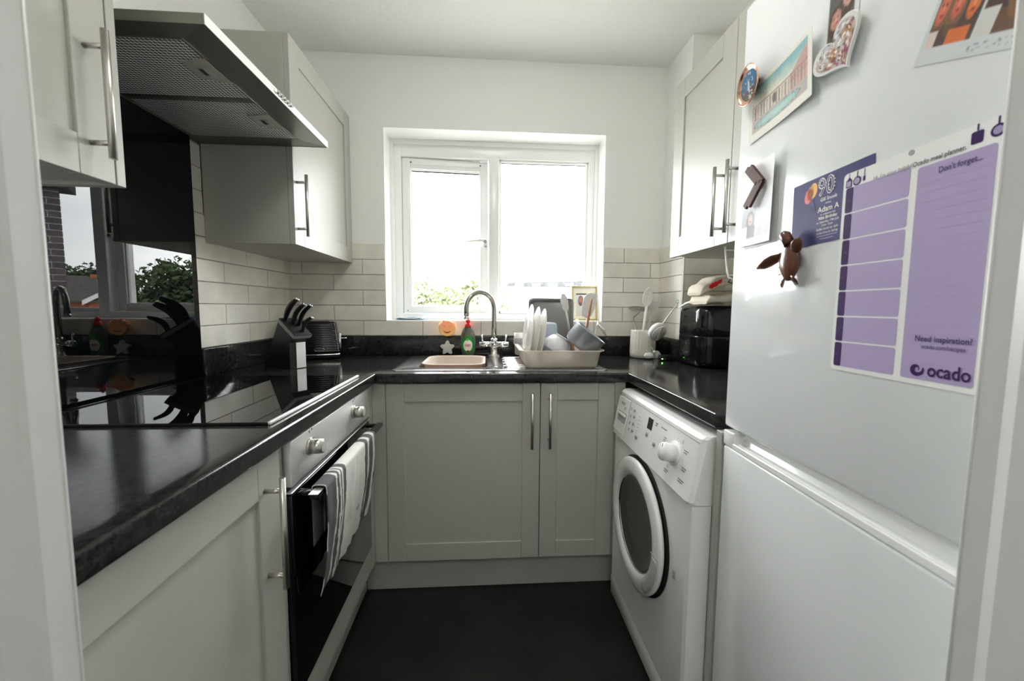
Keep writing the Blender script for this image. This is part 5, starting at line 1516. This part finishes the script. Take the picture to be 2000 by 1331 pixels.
def cloths():
    # folded cotton gloves / cloths piled on the fryer
    def pad(o, L, W, H, rz, ry, m, name, lab, seed, grp=None):
        T = Matrix.Translation(o) @ Matrix.Rotation(R(rz), 4, 'Z') @ Matrix.Rotation(R(-ry), 4, 'Y')
        rings = []
        for j in range(17):
            t = j/16; x = L*t
            h = H*(.55+.45*math.sin(math.pi*min(1, t*.9+.1)))*(1+.25*noise.noise(Vector((t*6, seed, 0))))
            w = W*(.85+.15*math.sin(math.pi*t))
            if j in (0, 16): h *= .35; w *= .9
            ring = []
            for i in range(28):
                a = 2*math.pi*i/28; ca, sa = math.cos(a), math.sin(a)
                y = w/2*math.copysign(abs(ca)**.6, ca); z = h/2*math.copysign(abs(sa)**.7, sa)
                y += .004*noise.noise(Vector((t*8, a*2, seed))); z += .004*noise.noise(Vector((t*7, a*3, seed+5)))
                ring.append((x, y, z+h/2+.003*math.sin(t*9+seed)))
            rings.append(ring)
        return MB(T).loft(rings, True, True, 0, True).build(name, m)
    lo = pad((.905, 1.66, 1.180), .225, .15, .042, 8, 5, M_cloth, 'folded_cloth', '', 1.3)
    tag(lo, 'folded plain cream cloth lying lowest on top of the air fryer', 'cloth')
    up = pad((.900, 1.685, 1.222), .225, .12, .050, 6, 17, M_cloth, 'oven_glove', '', 4.1)
    tag(up, 'cream oven glove with a red and olive print, on top of the air fryer', 'oven glove')
    # printed motifs (flat print draped on the glove)
    Tm = Matrix.Translation((.900, 1.685, 1.222)) @ Matrix.Rotation(R(6), 4, 'Z') @ Matrix.Rotation(R(-17), 4, 'Y')
    mr = mat('print_red', srgb(222, 40, 44), .8); mo = mat('print_olive', srgb(120, 104, 50), .8); mk = mat('print_charcoal', srgb(60, 56, 50), .8)
    def blob(cx, cz, a, b, m, nm, y=-.0625, n=20, rot=0, off=0):
        pts = [((cx+a*math.cos(t)*(1+.2*math.sin(3*t))*math.cos(rot)-b*math.sin(t)*math.sin(rot)), y-off, cz+a*math.cos(t)*math.sin(rot)+b*math.sin(t)*math.cos(rot)) for t in [2*math.pi*i/n for i in range(n)]]
        MB(Tm).loft([pts, [(p[0], p[1]+.006, p[2]) for p in pts]], True, True, 0, False).build(nm, m, up)
    blob(.064, .026, .022, .010, mr, 'red_motif', rot=.1); blob(.090, .031, .012, .007, mr, 'red_motif', rot=.4); blob(.048, .019, .010, .006, mr, 'red_motif')
    blob(.160, .022, .030, .012, mk, 'olive_motif', rot=.25); blob(.160, .022, .027, .0095, M_cloth, 'olive_motif', off=.0006, rot=.25); blob(.158, .021, .016, .004, mo, 'olive_motif', off=.0012, rot=.6); blob(.170, .024, .010, .003, mo, 'olive_motif', off=.0012, rot=.1)
    # white plastic clip strip at the front edge
    a, b = Vector((.925, 1.80, 1.1745)), Vector((.955, 1.700, 1.196))
    w = thing('white_strap', (.92, 1.76, 1.177), 'white plastic strap end hanging at the left edge of the cloths', 'strap')
    MB().tube([(.890, 1.800, 1.166), (.903, 1.765, 1.186), (.918, 1.735, 1.197), (.93, 1.715, 1.203)], [.0075, .008, .008, .006], 10, flat=.4).build('strap', M_wpl, w)
cloths()
def wire_hook():
    e = thing('wire_holder', (.88, 1.36, 1.385), 'white wire kitchen roll holder hanging below the right cupboard', 'holder')
    m = MB()
    m.tube([(.846, 1.383, 1.3845), (.846, 1.383, 1.376), (.852, 1.376, 1.30), (.856, 1.372, 1.274), (.870, 1.368, 1.268), (1.02, 1.360, 1.268)], .0032, 10)
    m.tube([(.846, 1.383, 1.372), (1.02, 1.40, 1.372)], .0022, 8); m.tube([(1.02, 1.36, 1.268), (1.02, 1.38, 1.3845)], .0032, 10)
    m.build('wire', M_upvc, e)
wire_hook()
def corner_bits():
    e = thing('small_black_box', (.885, 1.90, .9105), 'small black box with a green light behind the air fryer', 'box')
    MB().box((.838, 1.858, .9108), (.90, 1.885, .938), .003).build('box', M_blkm, e)
    MB().box((.8455, 1.8574, .9185), (.8525, 1.8582, .9215)).build('green_light', M_led, e)
    MB().box((.860, 1.8574, .9185), (.866, 1.8582, .9215)).build('port', M_grey, e)
    o = MB(Matrix.Translation((.866, 1.960, .9106))).lathe([(.022, 0), (.024, .004), (.021, .020), (.010, .036), (0, .040)], 28).build('egg_timer', M_wpl)
    tag(o, 'small white rounded timer standing between the utensil pot and the black box', 'timer')
corner_bits()

# ================================================================ OUTSIDE
GZ = -2.9
M_grass = mat('pale_paving_and_grass', (.34, .34, .30), .9, var=.4, vscale=1.2)
M_pav = mat('paving', (.25, .24, .23), .9, var=.2)
M_brick = [mat('dark_brick_a', (.075, .060, .065), .85, var=.2, vscale=30), mat('dark_brick_b', (.060, .050, .058), .85, var=.2, vscale=30), mat('dark_brick_c', (.088, .068, .070), .85, var=.2, vscale=30)]
M_mortar = mat('brick_mortar', (.36, .34, .34), .9)
M_obrick = mat('orange_brickwork', (.42, .12, .055), .9, var=.25, vscale=8)
M_roof = mat('roof_tiles', (.075, .066, .060), .9, var=.35, vscale=6)
M_render = mat('pale_render', (.75, .74, .72), .9)
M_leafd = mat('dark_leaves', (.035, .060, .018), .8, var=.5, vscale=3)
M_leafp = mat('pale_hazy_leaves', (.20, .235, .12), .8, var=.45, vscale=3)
M_slate = mat('dark_slate_edge', (.035, .036, .038), .6, var=.6, vscale=4)
M_leaf = mat('green_leaves', (.085, .16, .035), .8, var=.5, vscale=3)
M_bark = mat('bark', (.08, .06, .045), .9)
M_barge = mat('white_bargeboard', (.8, .8, .8), .6)
tag(B((-60, 2.6, GZ-.2), (80, 90, GZ)).build('ground', M_grass), kind='structure')
def brick_wing():
    P0v = Vector((3.085, 5.20, 0)); d = Vector((.83, -.56, 0)).normalized()
    n = Vector((-d.y, d.x, 0)); n = -n if n.dot(Vector((-1, -1, 0))) < 0 else n
    F = frame(P0v, d, (0, 0, 1), d.cross(Vector((0, 0, 1)))); 
    if F.col[2].xyz.dot(n) < 0: F = frame(P0v, d, (0, 0, 1), n)
    e = thing('brick_wing', P0v+Vector((.5, -.3, GZ)), 'dark brick wing of the building outside the window, seen in the splashback', 'building')
    MB(F @ frame((0, 0, 0), (1, 0, 0), (0, 0, 1), (0, -1, 0))).prism([(.004, -.004), (2.2, -.004), (2.2, -1.5), (1.3, -1.5)], -2.52, -GZ).build('wall', M_mortar, e)
    MB(F).box((-.10, 2.52, -.25), (2.3, 2.62, .16), .004).build('eaves', M_gap, e)
    for r in range(0, 26):
        z = .62+r*.075
        x = 0 if r % 2 == 0 else 0
        L = .1025 if r % 2 else .215
        xx = 0
        while xx < .95:
            MB(F).box((xx+.0, z, -.02), (xx+L, z+.065, .003+random.uniform(-.001, .001)), .002, seg=1).build('brick', random.choice(M_brick), e)
            xx += L+.010; L = .215
brick_wing()
def gable_house(name, o, ang, w, dpt, eave, ridge, wallm, lab, chim=(), extra=None, roofover=.35):
    """ridge runs along local x (width w); front at local y=0"""
    T = Matrix.Translation((o[0], o[1], 0)) @ Matrix.Rotation(R(ang), 4, 'Z')
    e = thing(name, (o[0], o[1], GZ), lab, 'house')
    poly = [(0, GZ), (dpt, GZ), (dpt, eave), (dpt/2, ridge-.08), (0, eave)]
    M = T @ frame((0, 0, 0), (0, 1, 0), (0, 0, 1), (1, 0, 0))
    MB(M).prism(poly, 0, w).build('wall', wallm, e)
    ro = roofover; sl = (ridge-eave)/(dpt/2)
    m = MB(T)
    for s in (0, 1):
        y0 = -ro if s == 0 else dpt+ro; z0 = eave-sl*ro
        a = [(-ro*.4, y0, z0), (w+ro*.4, y0, z0), (w+ro*.4, dpt/2, ridge), (-ro*.4, dpt/2, ridge)]
        b = [(p[0], p[1], p[2]+.12) for p in a]
        m.add(a+b, [(0, 1, 2, 3), (4, 5, 6, 7), (0, 1, 5, 4), (1, 2, 6, 5), (2, 3, 7, 6), (3, 0, 4, 7)], 0)
    m.build('roof', M_roof, e)
    bb = MB(T)
    for xx in (-ro*.4-.03, w+ro*.4+.0):
        for s in (0, 1):
            y0 = -ro if s == 0 else dpt+ro; z0 = eave-sl*ro
            bb.add([(xx, y0, z0-.16), (xx+.03, y0, z0-.16), (xx+.03, dpt/2, ridge-.16), (xx, dpt/2, ridge-.16), (xx, y0, z0+.14), (xx+.03, y0, z0+.14), (xx+.03, dpt/2, ridge+.14), (xx, dpt/2, ridge+.14)],
                   [(0, 1, 2, 3), (4, 5, 6, 7), (0, 1, 5, 4), (1, 2, 6, 5), (2, 3, 7, 6), (3, 0, 4, 7)], 0)
    bb.build('bargeboard', M_barge, e)
    for cx, cz in chim:
        MB(T).box((cx-.22, dpt/2-.22, ridge-.4), (cx+.22, dpt/2+.22, cz)).build('chimney', M_obrick, e)
    if extra: extra(T, e)
    return e
# house 1: main range with a gable facing us, left in the mirror view (far right outside)
def wins(T, e):
    for x in (1.2, 3.4):
        f = MB(T).box((x, -.05, -1.0), (x+1.0, .02, .1)).build('window', M_barge, e)
        MB(T).box((x+.08, -.06, -.92), (x+.92, -.05, .02)).build('pane', M_dgrey, f)
def wing(T0, e):
    wins(T0, e)
    T = Matrix.Translation((20.30, 23.95, 0)) @ Matrix.Rotation(R(47), 4, 'Z')
    M = T @ frame((0, 0, 0), (0, 1, 0), (0, 0, 1), (1, 0, 0)); D_, ev, rg = 2.9, 1.42, 2.45
    MB(M).prism([(0, GZ), (D_, GZ), (D_, ev), (D_/2, rg-.08), (0, ev)], 0, 3.0).build('gable_wing', M_obrick, e)
    for s_ in (0, 1):
        y0 = -.25 if s_ == 0 else D_+.25; z0 = ev-(rg-ev)/(D_/2)*.25
        m = MB(T); a = [(-.15, y0, z0), (3.1, y0, z0), (3.1, D_/2, rg), (-.15, D_/2, rg)]; b = [(p[0], p[1], p[2]+.1) for p in a]
        m.add(a+b, [(0, 1, 2, 3), (4, 5, 6, 7), (0, 1, 5, 4), (1, 2, 6, 5), (2, 3, 7, 6), (3, 0, 4, 7)], 0); m.build('wing_roof', M_roof, e)
        m = MB(T); m.add([(-.2, y0, z0-.14), (-.16, y0, z0-.14), (-.16, D_/2, rg-.14), (-.2, D_/2, rg-.14), (-.2, y0, z0+.12), (-.16, y0, z0+.12), (-.16, D_/2, rg+.12), (-.2, D_/2, rg+.12)],
            [(0, 1, 2, 3), (4, 5, 6, 7), (0, 1, 5, 4), (1, 2, 6, 5), (2, 3, 7, 6), (3, 0, 4, 7)], 0); m.build('bargeboard', M_barge, e)
gable_house('brick_house', (19.3, 25.0), -40, 4.6, 5.2, 1.42, 2.75, M_obrick, 'orange brick house with grey tiled roof and chimney, nearest outside', chim=((1.2, 2.98), (3.1, 2.9)), extra=wing)
gable_house('brick_house', (18.70, 27.6), 47, 3.6, 3.4, 1.87, 3.0, M_obrick, 'brick house with white gable boards, half hidden by the big tree', roofover=.2)
def crown(mb, c, r, n, size, sq=1.0, seed=0):
    rnd = random.Random(seed)
    for i in range(n):
        while True:
            p = Vector((rnd.uniform(-1, 1), rnd.uniform(-1, 1), rnd.uniform(-1, 1)))
            if .35 < p.length < 1: break
        k = 1+.35*noise.noise(p*2.3+Vector((seed, 0, 0)))
        q = Vector(c)+Vector((p.x*r*k, p.y*r*k, p.z*r*sq*k))
        a = Vector((rnd.uniform(-1, 1), rnd.uniform(-1, 1), rnd.uniform(-1, 1))).normalized(); b = a.orthogonal().normalized(); s = size*rnd.uniform(.6, 1.3)
        mb.add([q-a*s-b*s*.6, q+a*s-b*s*.6, q+a*s*.8+b*s*.6, q-a*s*.7+b*s*.6], [(0, 1, 2, 3)], 0)
def tree(x, y, zc, r, sq, m, lab, n=2600, size=.12, seed=1, trunk=True):
    e = thing('tree', (x, y, GZ), lab, 'tree')
    mb = MB(); crown(mb, (x, y, zc), r, n, size, sq, seed); o = mb.build('leaf_crown', m, e)
    if trunk: MB().tube([(x, y, GZ), (x+.05, y, zc-r*sq*.3), (x, y, zc+r*sq*.5)], [.22, .14, .03], 8).build('trunk', M_bark, e)
tree(9.35, 15.5, 1.35, 1.25, 1.15, M_leafd, 'tall dark green tree outside, seen in the splashback at its right', 5200, .085, 3)
tree(7.6, 12.6, .45, .9, .8, M_leaf, 'bright green bush in front of the dark tree', 2600, .07, 5, False)
tree(11.2, 16.6, .35, .8, .7, M_leaf, 'green bush right of the dark tree by the houses', 2200, .07, 8, False)
tree(31.2, 35.2, 2.4, 2.3, .8, M_leafd, 'distant dark tree rising behind the chimney house', 3000, .16, 9)
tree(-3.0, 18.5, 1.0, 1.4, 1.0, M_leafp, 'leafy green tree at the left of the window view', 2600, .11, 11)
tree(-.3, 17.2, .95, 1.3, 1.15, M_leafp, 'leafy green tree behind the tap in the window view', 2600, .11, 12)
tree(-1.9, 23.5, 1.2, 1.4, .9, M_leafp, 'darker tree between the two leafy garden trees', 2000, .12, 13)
def terrace():
    e = thing('terrace_building', (4.6, 31, GZ), 'long pale rendered terrace across the road, in the right window pane', 'building')
    B((.4, 30, GZ), (14.5, 38, 2.72)).build('wall', M_render, e)
    MB().prism([(.3, 2.72), (14.6, 2.72), (14.6, 3.12), (7.6, 3.2), (.3, 2.95)], -38, -29.8, M=frame((0, 0, 0), (1, 0, 0), (0, 0, 1), (0, -1, 0)) @ Matrix.Translation((0, 0, 0))).build('roof', M_slate, e)
    for i in range(11):
        x = .9+i*1.25
        B((x, 29.74, 2.74+.01*i), (x+.62, 29.79, 2.93+.015*i)).build('parapet_panel', M_barge, e)
    for i in range(6):
        x = 1.3+i*2.1
        f = B((x, 29.93, 1.2), (x+.85, 30.02, 2.1)).build('window', M_barge, e)
        B((x+.07, 29.915, 1.27), (x+.78, 29.935, 2.03)).build('pane', M_txtg, f)
terrace()
